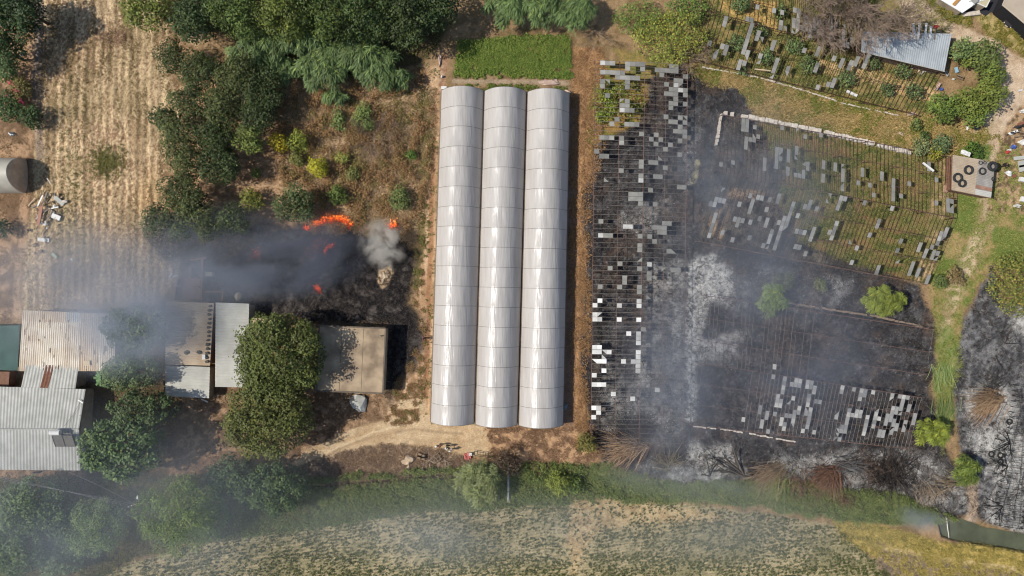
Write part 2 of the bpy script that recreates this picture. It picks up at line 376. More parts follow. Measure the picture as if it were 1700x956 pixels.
M['burnE'] = polymask([(1582, 620), (1600, 540), (1645, 440), (1665, 500), (1900, 560), (1900, 960), (1700, 885), (1622, 860), (1608, 780), (1590, 720)], 8, 5)
paint(M['burnE'], (72, 72, 74), (120, 118, 116), charcol)
ash = np.zeros(PX.shape)
for poly, k in [([(1145, 440), (1185, 425), (1250, 470), (1240, 520), (1175, 500), (1155, 560), (1150, 700), (1135, 700), (1140, 560)], 1.0),
                ([(1078, 440), (1140, 430), (1135, 720), (1060, 730), (1050, 640), (1075, 560)], .62),
                ([(1150, 560), (1240, 555), (1220, 610), (1155, 600)], .8),
                ([(1145, 735), (1215, 740), (1240, 790), (1170, 810), (1140, 760)], 1.0),
                ([(1060, 770), (1150, 760), (1150, 795), (1070, 800)], .7),
                ([(1280, 760), (1500, 745), (1600, 790), (1610, 850), (1440, 830), (1300, 800)], .72),
                ([(1600, 650), (1660, 630), (1690, 680), (1680, 760), (1640, 790), (1612, 730)], 1.0),
                ([(1655, 760), (1760, 640), (1900, 600), (1900, 920), (1630, 880)], .95),
                ([(1680, 500), (1760, 510), (1760, 560), (1670, 545)], .9),
                ([(1250, 440), (1420, 470), (1380, 520), (1250, 505)], .40),
                ([(1040, 340), (1110, 330), (1115, 400), (1030, 380)], .4),
                ([(1130, 200), (1170, 210), (1150, 300), (1135, 330)], .35),
                ([(1000, 600), (1130, 690), (1120, 740), (1000, 720)], .35)]:
    ash = np.maximum(ash, polymask(poly, 12, 9)*k)
ash = ash*(M['burnR']+M['burnE']).clip(0, 1)*(.42+.58*contrast(fbm(PX/30, PY/30, 139, 4), .36, .60))
spots = contrast(fbm(PX/3.4, PY/3.4, 140, 2)*.55+mid*.45, .34, .60)
paint(ash*(.55+.45*spots), (158, 156, 150), (196, 193, 186), fine)
paint(((M['burnR']+M['burnE']).clip(0, 1))*contrast(fbm(PX/3, PY/3, 144, 2), .68, .84)*.32, (140, 140, 138), (176, 174, 170))
paint((M['burnR']*M['floorC']), (84, 80, 66), (130, 118, 96), contrast(mid), k=.45)
wstrip = polymask([(1142, 440), (1180, 428), (1215, 450), (1222, 490), (1178, 500), (1160, 560), (1152, 700), (1140, 700), (1140, 560)], 5, 5)
paint(wstrip, (168, 166, 158), (206, 202, 194), contrast(fine), k=.8)
for poly in ([(1215, 310), (1275, 315), (1300, 340), (1265, 330), (1200, 340)], [(1175, 360), (1215, 330), (1210, 350), (1195, 400), (1172, 390)]):
    paint(polymask(poly, 6, 4), (176, 146, 112), (120, 104, 84), contrast(mid))
HZ += (M['burnR']+M['burnL']+M['burnE'])*((spots-.5)*.10)
paint(linemask([(1150, 300), (1158, 270)], 6, 5), (196, 184, 140), (140, 130, 110), contrast(mid), k=.7)
# soil strip right of the plastic tunnels, darkened and sunk along their shadow
M['trench'] = polymask([(946, 160), (964, 160), (955, 704), (934, 704)], .6, 1)
paint(M['trench'], (150, 120, 98), (122, 98, 80))
HZ -= M['trench']*.15
# canal bed and the small ditch
M['canal'] = polymask([(1560, 868), (1600, 862), (1640, 878), (1720, 890), (1900, 905), (1900, 935), (1700, 916), (1600, 902), (1566, 890)], 3, 3)
M['ditch'] = linemask([(505, 810), (560, 804), (640, 797), (735, 789)], 3.4, 3, 2)
paint(M['canal'].clip(0, 1), (92, 92, 70), (74, 76, 56)); paint(M['ditch'], (50, 46, 38), (66, 60, 46))
paint(linemask([(1612, 862), (1616, 800), (1606, 770)], 9, 6, 5), (178, 156, 132), (140, 124, 108), contrast(mid))
HZ -= M['canal']*1.3; HZ -= M['ditch']*.7
# soil litter under the dense trees, its brown darkened for their shade
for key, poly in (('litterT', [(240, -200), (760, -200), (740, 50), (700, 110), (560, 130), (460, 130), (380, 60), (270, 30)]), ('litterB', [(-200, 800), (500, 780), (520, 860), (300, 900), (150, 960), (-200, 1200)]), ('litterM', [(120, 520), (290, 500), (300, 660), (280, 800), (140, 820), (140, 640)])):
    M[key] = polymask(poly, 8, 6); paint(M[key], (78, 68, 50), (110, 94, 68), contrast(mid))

flat_ = np.maximum(polymask([(1590, 24), (1618, 2), (1636, -60), (1800, 50), (1760, 92), (1700, 60), (1662, 32), (1640, 30)], .5, 3), M['road']*.7)
HZ *= 1-flat_*.92
# every soil differs a little from spot to spot
COLR *= (1+(fine-.5)*.28+(mid-.5)*.16)[..., None]*(1+(spk-.5)*.16)[..., None]
outer = (ax < -60) | (ax > 1765)
GV = np.stack([(PX-850)*.1, (478-PY)*.1, HZ*np.clip(1-np.maximum(np.abs(PX-850)-950, np.abs(PY-478)-600)/200, 0, 1)], -1).reshape(-1, 3)
def ground_z(px, py):
    i = int(np.clip(np.searchsorted(ax, px), 1, len(ax)-1)); j = int(np.clip(np.searchsorted(ay, py), 1, len(ay)-1))
    return float(HZ[j, i])
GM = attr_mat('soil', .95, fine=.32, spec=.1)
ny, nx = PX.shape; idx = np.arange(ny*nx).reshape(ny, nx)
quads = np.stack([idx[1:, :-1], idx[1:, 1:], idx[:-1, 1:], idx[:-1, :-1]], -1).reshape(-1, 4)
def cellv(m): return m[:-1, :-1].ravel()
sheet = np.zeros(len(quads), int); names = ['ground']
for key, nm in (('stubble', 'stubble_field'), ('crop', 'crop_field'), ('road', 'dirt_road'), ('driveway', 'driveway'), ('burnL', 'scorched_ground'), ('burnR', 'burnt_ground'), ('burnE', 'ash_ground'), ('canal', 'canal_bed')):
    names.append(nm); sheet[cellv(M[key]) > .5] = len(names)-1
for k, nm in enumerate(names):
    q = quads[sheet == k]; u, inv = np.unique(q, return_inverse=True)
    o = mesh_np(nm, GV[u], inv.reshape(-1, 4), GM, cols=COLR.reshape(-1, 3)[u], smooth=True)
    tag(o, kind='structure')
# green water standing in the canal
wm = mat('canal water', C(96, 100, 78), .12, spec=.5, noise=(.5, .3))
o = MB().prism([W(*p)[:2] for p in ((1535, 850), (1610, 840), (1720, 868), (1920, 885), (1920, 965), (1700, 942), (1580, 925), (1535, 905))], -1.2, -.75).build('canal_water', wm); tag(o, kind='structure')
# ---------------------------------------------------------------- skeleton glasshouses: rafters, purlins, posts and the panes that are left
def glasshouse(name, label, secs, rmat, pmat, cmat, pmats, group, seed, pmfun=None):
    """secs: dicts with px corners tl,tr,br,bl and heights ht,hb; nr rafters, np purlin rows, nc pane rows, panes [(i0,i1,j0,j1,prob)], skip ranges."""
    rnd = random.Random(seed); allc = [W(*s[k], s['ht' if k[0] == 't' else 'hb']) for s in secs for k in ('tl', 'tr', 'br', 'bl')]
    base = sum(allc, Vector())/len(allc); base.z = 0
    t = thing(name, label, 'greenhouse', base, group)
    nrafter = 0; panes = []
    for s in secs:
        tl, tr = W(*s['tl'], s['ht']), W(*s['tr'], s['ht']); br, bl = W(*s['br'], s['hb']), W(*s['bl'], s['hb'])
        P = lambda u, v: (tl.lerp(tr, u)).lerp(bl.lerp(br, u), v)
        nr = s['nr']; npu = s['np']; wv = rnd.uniform(0, 9)
        def sagp(u, v): q = P(u, v); q.z += s.get('bend', .05)*math.sin(u*17+v*5+wv)*math.sin(v*9+wv); return q
        for i in range(nr+1):
            u = i/nr
            if any(a <= u <= b for a, b in s.get('skip', [])): continue
            if rnd.random() < s.get('miss', .04): continue
            v0, v1 = 0, 1
            if rnd.random() < .06: v0, v1 = (0, rnd.uniform(.4, .8)) if rnd.random() < .5 else (rnd.uniform(.2, .6), 1)
            j = rnd.uniform(-.08, .08)/nr*s.get('jit', 1)
            pts = [sagp(u+j*math.sin(3*v0+2*k), v0+(v1-v0)*k/6) for k in range(7)]
            MB().tube(pts, s.get('rw', .03), 4).build('rafter', rmat, t); nrafter += 1
        for k in range(npu+1):
            v = k/npu
            if k in s.get('nopurlin', []): continue
            mb = MB(); pts = [sagp(u/12, v)+Vector((0, 0, -.07)) for u in range(13)]
            mb.tube(pts, .05 if k in (0, npu) else .036, 5).build('purlin', pmat, t)
            npost = s.get('posts', 6)
            for q in range(npost+1):
                u = q/npost; p = sagp(u, v); 
                if k == 0 and s.get('notoppost'): continue
                mb = MB().bar(Vector((p.x, p.y, -.1)), Vector((p.x, p.y, p.z-.08)), .09, .09); mb.build('post', pmat, t)
                if s.get('brace') and q < npost and rnd.random() < s['brace']:
                    dx = rnd.choice((-1, 1))*.5/npost; p2 = sagp(min(max(u+dx, 0), 1), v)
                    MB().bar(Vector((p.x, p.y, .5)), p2+Vector((0, 0, -.05)), .06).build('brace', pmat, t)
        nc = s['nc']; occ = {}
        for (i0, i1, j0, j1, pr) in s.get('panes', []):
            for i in range(int(i0), int(i1)+1):
                for j in range(int(j0), int(j1)+1):
                    if 0 <= i < nr and 0 <= j < nc and rnd.random() < pr: occ[(i, j)] = 1
        for _ in range(s.get('stray', 0)):
            i, j = rnd.randrange(nr), rnd.randrange(nc)
            for q in range(rnd.choice((1, 1, 2, 3))): occ[(i, min(j+q, nc-1))] = 1
        for (i, j) in occ:
            u0, u1 = (i+.04)/nr, (i+.96)/nr; v0, v1 = (j+.03)/nc, (j+1.02)/nc
            q = [sagp(u0, v0), sagp(u1, v0), sagp(u1, v1), sagp(u0, v1)]; dz = .045+.01*(j % 2)
            tw = [rnd.uniform(-.02, .02) for _ in range(4)]
            if rnd.random() < .10:                                   # a broken pane keeps one corner
                q[rnd.randrange(4)] = (q[0]+q[1]+q[2]+q[3])/4
            panes.append(([v_+Vector((0, 0, dz+tw[n])) for n, v_ in enumerate(q)], rnd.random()))
    rnd.shuffle(panes)
    def add(mb, q):
        mb._add(list(q)+[v-Vector((0, 0, .008)) for v in q], [(3, 2, 1, 0), (4, 5, 6, 7), (0, 1, 5, 4), (1, 2, 6, 5), (2, 3, 7, 6), (3, 0, 4, 7)])
    panes.sort(key=lambda e: (not (pmfun and pmfun(*e).name.startswith('limed')), -abs((e[0][1]-e[0][0]).cross(e[0][3]-e[0][0]).z)))
    for q, r_ in panes[:96]:
        mb = MB(); add(mb, q); mb.build('glass_pane', pmfun(q, r_) if pmfun else pmats[int(r_*len(pmats))], t)
    if len(panes) > 96:
        mb = MB()
        for q, _ in panes[96:]: add(mb, q)
        o = mb.build('glass_panes', pmats[0], t); o['kind'] = 'stuff'
    return t
RUST = mat('rusty iron', C(84, 60, 48), .85, .1, noise=(2, .45))
RUSTL = mat('pink rust paint', C(128, 98, 86), .85, noise=(2, .35))
SOOT = mat('sooted iron', C(74, 66, 62), .9, noise=(2, .4))
PALE = mat('ash covered iron', C(132, 124, 117), .9, noise=(1.5, .35))
BLACK = mat('charred iron', C(40, 38, 38), .95)
def panemat(n, c, r=.35, t=.25):
    return mat(n, c, r, noise=(.9, t), spec=.25)
PG = [panemat('whitewashed glass a', C(148, 146, 138), .5), panemat('whitewashed glass b', C(164, 161, 153), .5), panemat('whitewashed glass c', C(132, 131, 125), .5)]
PW = [panemat('limed glass a', C(244, 242, 236), .6), panemat('limed glass b', C(222, 220, 214), .6), panemat('limed glass c', C(196, 194, 188), .6)]
PD = [panemat('smoky glass a', C(158, 157, 153), .5), panemat('smoky glass b', C(176, 174, 168), .5), panemat('smoky glass c', C(140, 139, 137), .5), panemat('smoky glass d', C(196, 193, 184), .5)]
grp = 'skeletons of old glasshouses'
# long glasshouse beside the tunnels: rafters run across, pane columns run down.  u = down the picture, v = across
def rectcells(rects, x0, x1, y0, y1, nr, nc, xs=None):
    """px rectangles -> cell ranges with u along y, v along x"""
    out = []
    for (a, b, c, d, p) in rects:
        out.append(((b-y0)/(y1-y0)*nr, (d-y0)/(y1-y0)*nr-.6, (a-x0)/(x1-x0)*nc, (c-x0)/(x1-x0)*nc-.6, p))
    return [(round(i0), max(round(i0), round(i1-.4)), round(j0), max(round(j0), round(j1-.4)), p) for i0, i1, j0, j1, p in out]
RA1 = [(996, 103, 1018, 110, 1), (1034, 99, 1066, 106, 1), (1060, 106, 1068, 112, 1), (996, 116, 1030, 123, 1), (1016, 121, 1038, 128, .9), (1032, 108, 1038, 120, .9), (1038, 126, 1062, 132, 1), (1034, 132, 1046, 146, .9), (1068, 130, 1072, 144, 1), (994, 124, 1012, 148, .6), (1024, 166, 1044, 184, .85), (1040, 178, 1052, 184, 1), (1066, 148, 1072, 158, 1), (1040, 203, 1060, 211, 1), (1038, 198, 1046, 204, 1), (1062, 216, 1070, 223, 1), (994, 226, 1008, 232, 1), (1011, 227, 1017, 232, 1), (1024, 232, 1032, 238, 1), (994, 252, 1030, 258, .6), (1031, 277, 1038, 284, 1), (1044, 316, 1067, 330, .9), (1063, 335, 1070, 342, 1), (991, 362, 997, 368, 1), (1028, 368, 1048, 381, .55), (994, 388, 1014, 394, 1), (1025, 433, 1032, 439, 1), (1010, 440, 1026, 452, .75), (1034, 460, 1052, 472, .8), (996, 472, 1004, 478, 1), (994, 498, 1004, 504, 1), (984, 505, 991, 511, 1), (1025, 506, 1032, 512, 1), (983, 517, 1006, 537, .85), (1028, 525, 1036, 531, 1), (1042, 552, 1050, 559, 1), (983, 569, 996, 590, .95), (995, 576, 1002, 590, .9), (1002, 584, 1010, 602, .9), (985, 596, 1000, 602, 1), (1014, 584, 1022, 591, 1), (1038, 592, 1046, 598, 1), (1048, 599, 1054, 606, 1), (1056, 586, 1062, 592, 1), (1000, 610, 1008, 616, 1), (982, 616, 998, 622, 1), (988, 636, 1008, 642, 1), (1015, 651, 1022, 657, 1), (996, 670, 1004, 676, 1), (985, 676, 997, 681, 1), (998, 684, 1005, 690, 1), (988, 690, 995, 696, 1), (1054, 661, 1060, 667, 1), (990, 100, 1066, 236, .07), (990, 240, 1066, 560, .015), (1063, 240, 1070, 300, .45), (1062, 380, 1069, 620, .40)]
RA2 = [(1087, 108, 1112, 120, 1), (1110, 104, 1120, 108, 1), (1116, 106, 1126, 116, .7), (1115, 124, 1134, 142, .6), (1110, 136, 1130, 146, .8), (1124, 140, 1136, 146, 1), (1134, 147, 1142, 153, 1), (1098, 148, 1104, 154, 1), (1107, 150, 1116, 156, 1), (1116, 158, 1126, 164, 1), (1105, 162, 1118, 180, .7), (1112, 166, 1122, 172, 1), (1120, 178, 1140, 196, .6), (1098, 188, 1108, 194, 1), (1114, 190, 1122, 198, 1), (1114, 209, 1140, 216, 1), (1132, 218, 1140, 224, 1), (1072, 224, 1082, 231, 1), (1080, 232, 1094, 238, 1), (1078, 263, 1088, 269, 1), (1102, 273, 1110, 280, 1), (1084, 290, 1096, 298, 1), (1125, 300, 1136, 306, 1), (1072, 310, 1084, 316, .8), (1083, 369, 1100, 375, 1), (1100, 363, 1112, 369, 1), (1092, 383, 1106, 389, 1), (1106, 410, 1112, 416, 1), (1074, 448, 1080, 454, 1), (1096, 442, 1104, 448, 1), (1118, 442, 1134, 450, 1), (1078, 490, 1084, 496, 1), (1064, 545, 1072, 551, 1), (1062, 596, 1070, 612, .6), (1090, 640, 1096, 646, 1), (1064, 516, 1070, 600, .3), (1086, 108, 1142, 225, .20), (1072, 226, 1138, 480, .05)]
nrA = 82
glasshouse('glasshouse_frame', 'long narrow burnt glasshouse skeleton with scattered white panes, beside the tunnels', [
    dict(tl=(988, 100), tr=(981, 735), br=(1061, 735), bl=(1071, 103), ht=1.9, hb=2.5, nr=nrA, np=2, nc=10, posts=9, rw=.032, panes=rectcells(RA1, 986, 1068, 101, 735, nrA, 10), bend=.04, jit=.6),
    dict(tl=(1071, 103), tr=(1061, 735), br=(1134, 736), bl=(1142, 108), ht=2.5, hb=1.9, nr=nrA, np=2, nc=9, posts=9, rw=.028, panes=rectcells(RA2, 1068, 1139, 101, 735, nrA, 9), bend=.04, jit=.6)],
    PALE, RUSTL, None, PG, grp, 3, pmfun=lambda q, r: PW[int(r*3)] if (q[0].y < -1 and q[0].x < 20.4) or r > .93 else PG[int(r*3)])
def cells(rects, tl, tr, bl, br, nr, nc):
    """px centre points and sizes -> cells in a skewed section: solve for (u,v) of the centre"""
    out = []
    for (x, y, w, h, p) in rects:
        u = v = .5
        for _ in range(12):
            fx = (1-v)*((1-u)*tl[0]+u*tr[0])+v*((1-u)*bl[0]+u*br[0])-x; fy = (1-v)*((1-u)*tl[1]+u*tr[1])+v*((1-u)*bl[1]+u*br[1])-y
            a = (1-v)*(tr[0]-tl[0])+v*(br[0]-bl[0]); b = (1-u)*(bl[0]-tl[0])+u*(br[0]-tr[0])
            c = (1-v)*(tr[1]-tl[1])+v*(br[1]-bl[1]); d = (1-u)*(bl[1]-tl[1])+u*(br[1]-tr[1]); det = a*d-b*c
            u -= (d*fx-b*fy)/det; v -= (-c*fx+a*fy)/det
        i = int(u*nr-(w-1)/2+.0); j = int(v*nc-(h-1)/2)
        out.append((i, i+w-1, j, j+h-1, p))
    return out
# upper right, over grass
TLb, TRb, BRb, BLb = (1174, 18), (1562, 120), (1525, 191), (1152, 98)
PB = [(1207, 36, 1, 2, 1), (1246, 42, 1, 2, 1), (1238, 66, 1, 3, 1), (1254, 60, 1, 2, 1), (1267, 64, 1, 1, 1), (1236, 82, 2, 1, 1), (1240, 87, 1, 1, 1), (1283, 76, 1, 2, 1), (1262, 97, 1, 2, 1), (1287, 103, 1, 2, 1), (1280, 124, 1, 2, 1), (1239, 105, 1, 2, 1), (1224, 109, 1, 2, 1), (1191, 85, 1, 2, 1), (1203, 86, 1, 2, 1), (1200, 76, 1, 1, 1), (1174, 73, 1, 1, 1), (1311, 115, 1, 2, 1), (1356, 80, 1, 2, 1), (1355, 108, 1, 2, 1), (1334, 86, 1, 1, 1), (1388, 93, 1, 1, 1), (1398, 100, 1, 2, 1), (1410, 108, 1, 2, 1), (1425, 100, 1, 2, 1), (1440, 100, 1, 3, 1), (1384, 141, 1, 2, 1), (1370, 143, 1, 1, 1), (1360, 146, 1, 1, 1)]
TLu, TRu = (1188, -45), (1424, -5)
BRu, BLu = (1424, 84), (1174, 18)
PBu = [(1258, 14, 1, 1, 1), (1286, 14, 1, 1, 1), (1245, 30, 1, 1, 1), (1272, 49, 1, 1, 1), (1240, 28, 1, 1, .8), (1318, 44, 2, 2, .8), (1327, 36, 1, 2, 1), (1340, 38, 1, 2, 1), (1335, 50, 4, 1, 1), (1352, 55, 5, 1, .9), (1366, 54, 1, 2, 1), (1360, 42, 1, 2, 1), (1378, 58, 1, 2, 1), (1350, 30, 2, 1, .7), (1300, 46, 2, 1, 1)]
glasshouse('glasshouse_frame', 'grassed over glasshouse skeleton with grey panes, between the bare tree and the dry verge', [
    dict(tl=TLb, tr=TRb, br=BRb, bl=BLb, ht=2.3, hb=1.6, nr=54, np=2, nc=9, posts=8, rw=.05, panes=cells(PB, TLb, TRb, BLb, BRb, 54, 9), brace=.3, miss=.1),
    dict(tl=TLu, tr=TRu, br=BRu, bl=BLu, ht=1.8, hb=2.3, nr=36, np=2, nc=9, posts=6, rw=.05, panes=cells(PBu, TLu, TRu, BLu, BRu, 36, 9)+[(17, 35, 4, 8, .28)], brace=.3, miss=.1)],
    RUST, RUST, None, PG, grp, 5)
# middle right, half burnt
TL, TR, BR, BL = (1199, 190), (1584, 261), (1583, 362), (1193, 283)
PC1 = [(1236, 200, 1, 3, 1), (1241, 212, 1, 3, 1), (1250, 212, 1, 1, 1), (1252, 222, 1, 2, .9), (1258, 228, 1, 1, 1), (1250, 232, 2, 1, 1), (1236, 235, 1, 3, 1), (1291, 253, 2, 3, 1), (1306, 257, 1, 3, 1), (1286, 272, 1, 2, 1), (1272, 272, 1, 3, 1), (1200, 270, 1, 1, 1), (1220, 270, 1, 1, 1), (1332, 267, 1, 1, 1), (1343, 274, 1, 2, 1), (1336, 288, 1, 2, 1), (1308, 283, 1, 2, 1), (1322, 288, 1, 1, 1), (1328, 291, 1, 1, 1), (1369, 298, 1, 2, 1), (1384, 278, 1, 2, 1), (1397, 290, 1, 4, 1), (1429, 283, 1, 2, 1), (1422, 300, 1, 1, 1), (1441, 304, 1, 1, 1), (1462, 291, 1, 2, 1), (1494, 322, 1, 1, 1), (1448, 326, 1, 1, 1), (1323, 213, 1, 1, 1), (1335, 226, 1, 1, 1), (1297, 206, 1, 1, 1), (1361, 220, 1, 1, 1), (1553, 334, 1, 1, 1), (1576, 338, 2, 3, 1)]
TL2, TR2, BR2, BL2 = (1193, 283), (1583, 362), (1540, 472), (1158, 400)
PC2 = [(1203, 317, 1, 1, 1), (1192, 334, 1, 1, 1), (1182, 342, 1, 1, 1), (1184, 362, 1, 3, 1), (1178, 385, 1, 2, 1), (1190, 338, 1, 2, 1), (1230, 338, 1, 1, 1), (1234, 366, 1, 1, 1), (1246, 345, 1, 3, 1), (1224, 372, 1, 2, 1), (1202, 386, 1, 1, 1), (1219, 398, 1, 1, 1), (1270, 347, 1, 1, 1), (1275, 372, 1, 2, 1), (1281, 384, 1, 2, 1), (1262, 365, 1, 1, 1), (1294, 333, 1, 2, 1), (1314, 355, 1, 3, 1), (1297, 368, 1, 2, 1), (1302, 374, 1, 2, 1), (1290, 392, 1, 3, 1), (1273, 405, 1, 2, 1), (1340, 342, 1, 2, 1), (1334, 385, 2, 1, 1), (1350, 376, 1, 1, 1), (1349, 390, 1, 2, 1), (1342, 398, 1, 1, 1), (1318, 410, 1, 1, 1), (1377, 332, 1, 2, 1), (1400, 331, 2, 1, 1), (1394, 338, 1, 2, 1), (1433, 334, 1, 1, 1), (1478, 345, 1, 1, 1), (1484, 344, 1, 1, 1), (1457, 373, 1, 2, 1), (1442, 393, 1, 1, 1), (1387, 385, 1, 4, 1), (1373, 388, 1, 1, 1), (1410, 399, 1, 1, 1), (1421, 409, 1, 1, 1), (1412, 435, 1, 1, 1), (1495, 398, 1, 1, 1), (1488, 419, 1, 1, 1), (1490, 430, 1, 1, 1), (1526, 410, 1, 2, 1), (1536, 420, 1, 2, 1), (1548, 406, 1, 1, 1), (1549, 424, 2, 2, 1), (1569, 392, 1, 3, 1), (1560, 396, 1, 3, .8), (1510, 449, 1, 3, 1), (1522, 455, 1, 2, 1), (1540, 462, 1, 2, 1), (1458, 448, 1, 2, 1), (1466, 374, 1, 1, .4)]
glasshouse('glasshouse_frame', 'half burnt glasshouse skeleton with a white stone wall along its upper edge', [
    dict(tl=TL, tr=TR, br=BR, bl=BL, ht=1.7, hb=2.2, nr=60, np=3, nc=13, posts=8, rw=.046, panes=cells(PC1, TL, TR, BL, BR, 60, 13), brace=.25, stray=8),
    dict(tl=TL2, tr=TR2, br=BR2, bl=BL2, ht=2.2, hb=1.6, nr=60, np=3, nc=14, posts=8, rw=.040, panes=cells(PC2, TL2, TR2, BL2, BR2, 60, 14)+[(3, 30, 2, 12, .07)], brace=.25)],
    RUST, RUSTL, None, PG+PD[:2], grp, 8)
# lower right, burnt out
TL, TR, BR, BL = (1168, 490), (1550, 547), (1530, 660), (1160, 602)
TL3, TR3, BR3, BL3 = (1160, 602), (1530, 660), (1508, 745), (1147, 706)
def many(lst, w=1): return [(x, y, w, h, p) for x, y, h, p in lst]
PDl = many([(1287, 624, 1, 1), (1301, 626, 2, 1), (1321, 632, 2, 1), (1328, 634, 2, 1), (1342, 634, 2, 1), (1349, 637, 2, 1), (1312, 640, 1, 1), (1300, 650, 2, 1), (1290, 667, 3, 1), (1296, 672, 2, 1), (1318, 660, 1, 1), (1310, 668, 1, 1), (1259, 682, 2, 1), (1276, 692, 2, 1), (1284, 690, 1, 1), (1306, 686, 1, 1), (1294, 702, 2, 1), (1299, 710, 2, 1), (1314, 694, 1, 1), (1320, 690, 2, 1), (1326, 682, 2, 1), (1318, 700, 2, 1), (1349, 650, 2, 1), (1345, 662, 3, 1), (1342, 678, 3, 1), (1346, 690, 3, 1), (1359, 666, 1, 1), (1340, 705, 2, .8), (1352, 714, 1, 1), (1399, 643, 2, 1), (1421, 643, 1, 1), (1433, 650, 3, 1), (1440, 646, 2, 1), (1446, 652, 1, 1), (1387, 690, 2, 1), (1357, 668, 1, 1), (1407, 688, 4, .9), (1402, 705, 3, .9), (1396, 716, 4, .9), (1390, 722, 3, .8), (1414, 692, 1, 1), (1424, 684, 2, 1), (1430, 690, 2, 1), (1441, 702, 4, 1), (1436, 710, 3, .8), (1457, 688, 3, 1), (1453, 702, 2, 1), (1462, 692, 1, 1), (1468, 700, 2, .9), (1474, 696, 3, .9), (1480, 690, 4, .9), (1486, 686, 4, .9), (1486, 706, 3, .9), (1478, 712, 3, .9), (1468, 722, 2, .9), (1484, 656, 1, 1), (1492, 657, 1, 1), (1482, 661, 1, 1), (1497, 663, 2, 1), (1499, 672, 2, 1), (1492, 680, 2, 1), (1508, 662, 1, 1), (1510, 678, 2, 1), (1500, 710, 3, 1), (1519, 692, 2, 1), (1517, 702, 2, 1), (1526, 700, 1, 1), (1262, 700, 2, 1), (1272, 718, 2, 1), (1330, 718, 1, 1), (1460, 716, 2, .8), (1236, 700, 1, 1), (1368, 732, 1, 1), (1350, 730, 1, 1)])
glasshouse('glasshouse_frame', 'black burnt out glasshouse skeleton with many grey panes in its lower right part', [
    dict(tl=TL, tr=TR, br=BR, bl=BL, ht=1.9, hb=2.3, nr=58, np=3, nc=13, posts=7, rw=.028, panes=[(19, 19, 11, 11, 1)], skip=[(.52, .97)], miss=.35, brace=.12),
    dict(tl=TL3, tr=TR3, br=BR3, bl=BL3, ht=2.3, hb=1.7, nr=58, np=3, nc=13, posts=7, rw=.032, panes=cells(PDl, TL3, TR3, BL3, BR3, 58, 13), skip=[(.02, .24)], miss=.03, brace=.1)],
    PALE, RUSTL, None, PD, grp, 12)
# burnt grid at the right edge
glasshouse('glasshouse_frame', 'collapsed charred grid lying over white ash at the right edge, below the ivy', [
    dict(tl=(1690, 640), tr=(1800, 655), br=(1790, 890), bl=(1655, 872), ht=1.1, hb=.8, nr=16, np=26, nc=20, posts=3, rw=.035, panes=[], bend=.25, jit=4, miss=.1)],
    BLACK, BLACK, None, PD, grp, 15)
# ---------------------------------------------------------------- three plastic tunnels side by side
def film_material():
    m = bpy.data.materials.new('tunnel film'); m.use_nodes = True; nt = m.node_tree; p = nt.nodes['Principled BSDF']
    tc = nt.nodes.new('ShaderNodeTexCoord')
    mp = nt.nodes.new('ShaderNodeMapping'); mp.inputs['Scale'].default_value = (2.8, .26, 1.6)
    n = nt.nodes.new('ShaderNodeTexNoise'); n.inputs['Scale'].default_value = 1.0; n.inputs['Detail'].default_value = 3; n.inputs['Distortion'].default_value = .6
    nt.links.new(tc.outputs['Object'], mp.inputs[0]); nt.links.new(mp.outputs[0], n.inputs['Vector'])
    b = nt.nodes.new('ShaderNodeBump'); b.inputs['Strength'].default_value = .55; b.inputs['Distance'].default_value = .14
    nt.links.new(n.outputs['Fac'], b.inputs['Height']); nt.links.new(b.outputs[0], p.inputs['Normal'])
    mp2 = nt.nodes.new('ShaderNodeMapping'); mp2.inputs['Scale'].default_value = (.9, .10, .5)
    n2 = nt.nodes.new('ShaderNodeTexNoise'); n2.inputs['Scale'].default_value = 1; n2.inputs['Detail'].default_value = 6; n2.inputs['Roughness'].default_value = .65
    nt.links.new(tc.outputs['Object'], mp2.inputs[0]); nt.links.new(mp2.outputs[0], n2.inputs['Vector'])
    rp = nt.nodes.new('ShaderNodeValToRGB'); e = rp.color_ramp.elements
    e[0].position = .3; e[0].color = (*C(208, 202, 195), 1); e[1].position = .7; e[1].color = (*C(234, 229, 223), 1)
    nt.links.new(n2.outputs['Fac'], rp.inputs[0]); nt.links.new(rp.outputs[0], p.inputs['Base Color'])
    t_ = nt.nodes.new('ShaderNodeBsdfTranslucent'); mx = nt.nodes.new('ShaderNodeMixShader'); mx.inputs[0].default_value = .38
    nt.links.new(rp.outputs[0], t_.inputs[0]); nt.links.new(p.outputs[0], mx.inputs[1]); nt.links.new(t_.outputs[0], mx.inputs[2]); nt.links.new(mx.outputs[0], nt.nodes['Material Output'].inputs[0])
    p.inputs['Roughness'].default_value = .31; p.inputs['Specular IOR Level'].default_value = .45
    return m
FILM = film_material()
HOOP = mat('galvanised hoop', C(150, 145, 138), .5, .6)
GUT = mat('gutter timber', C(150, 132, 112), .8, noise=(3, .4))
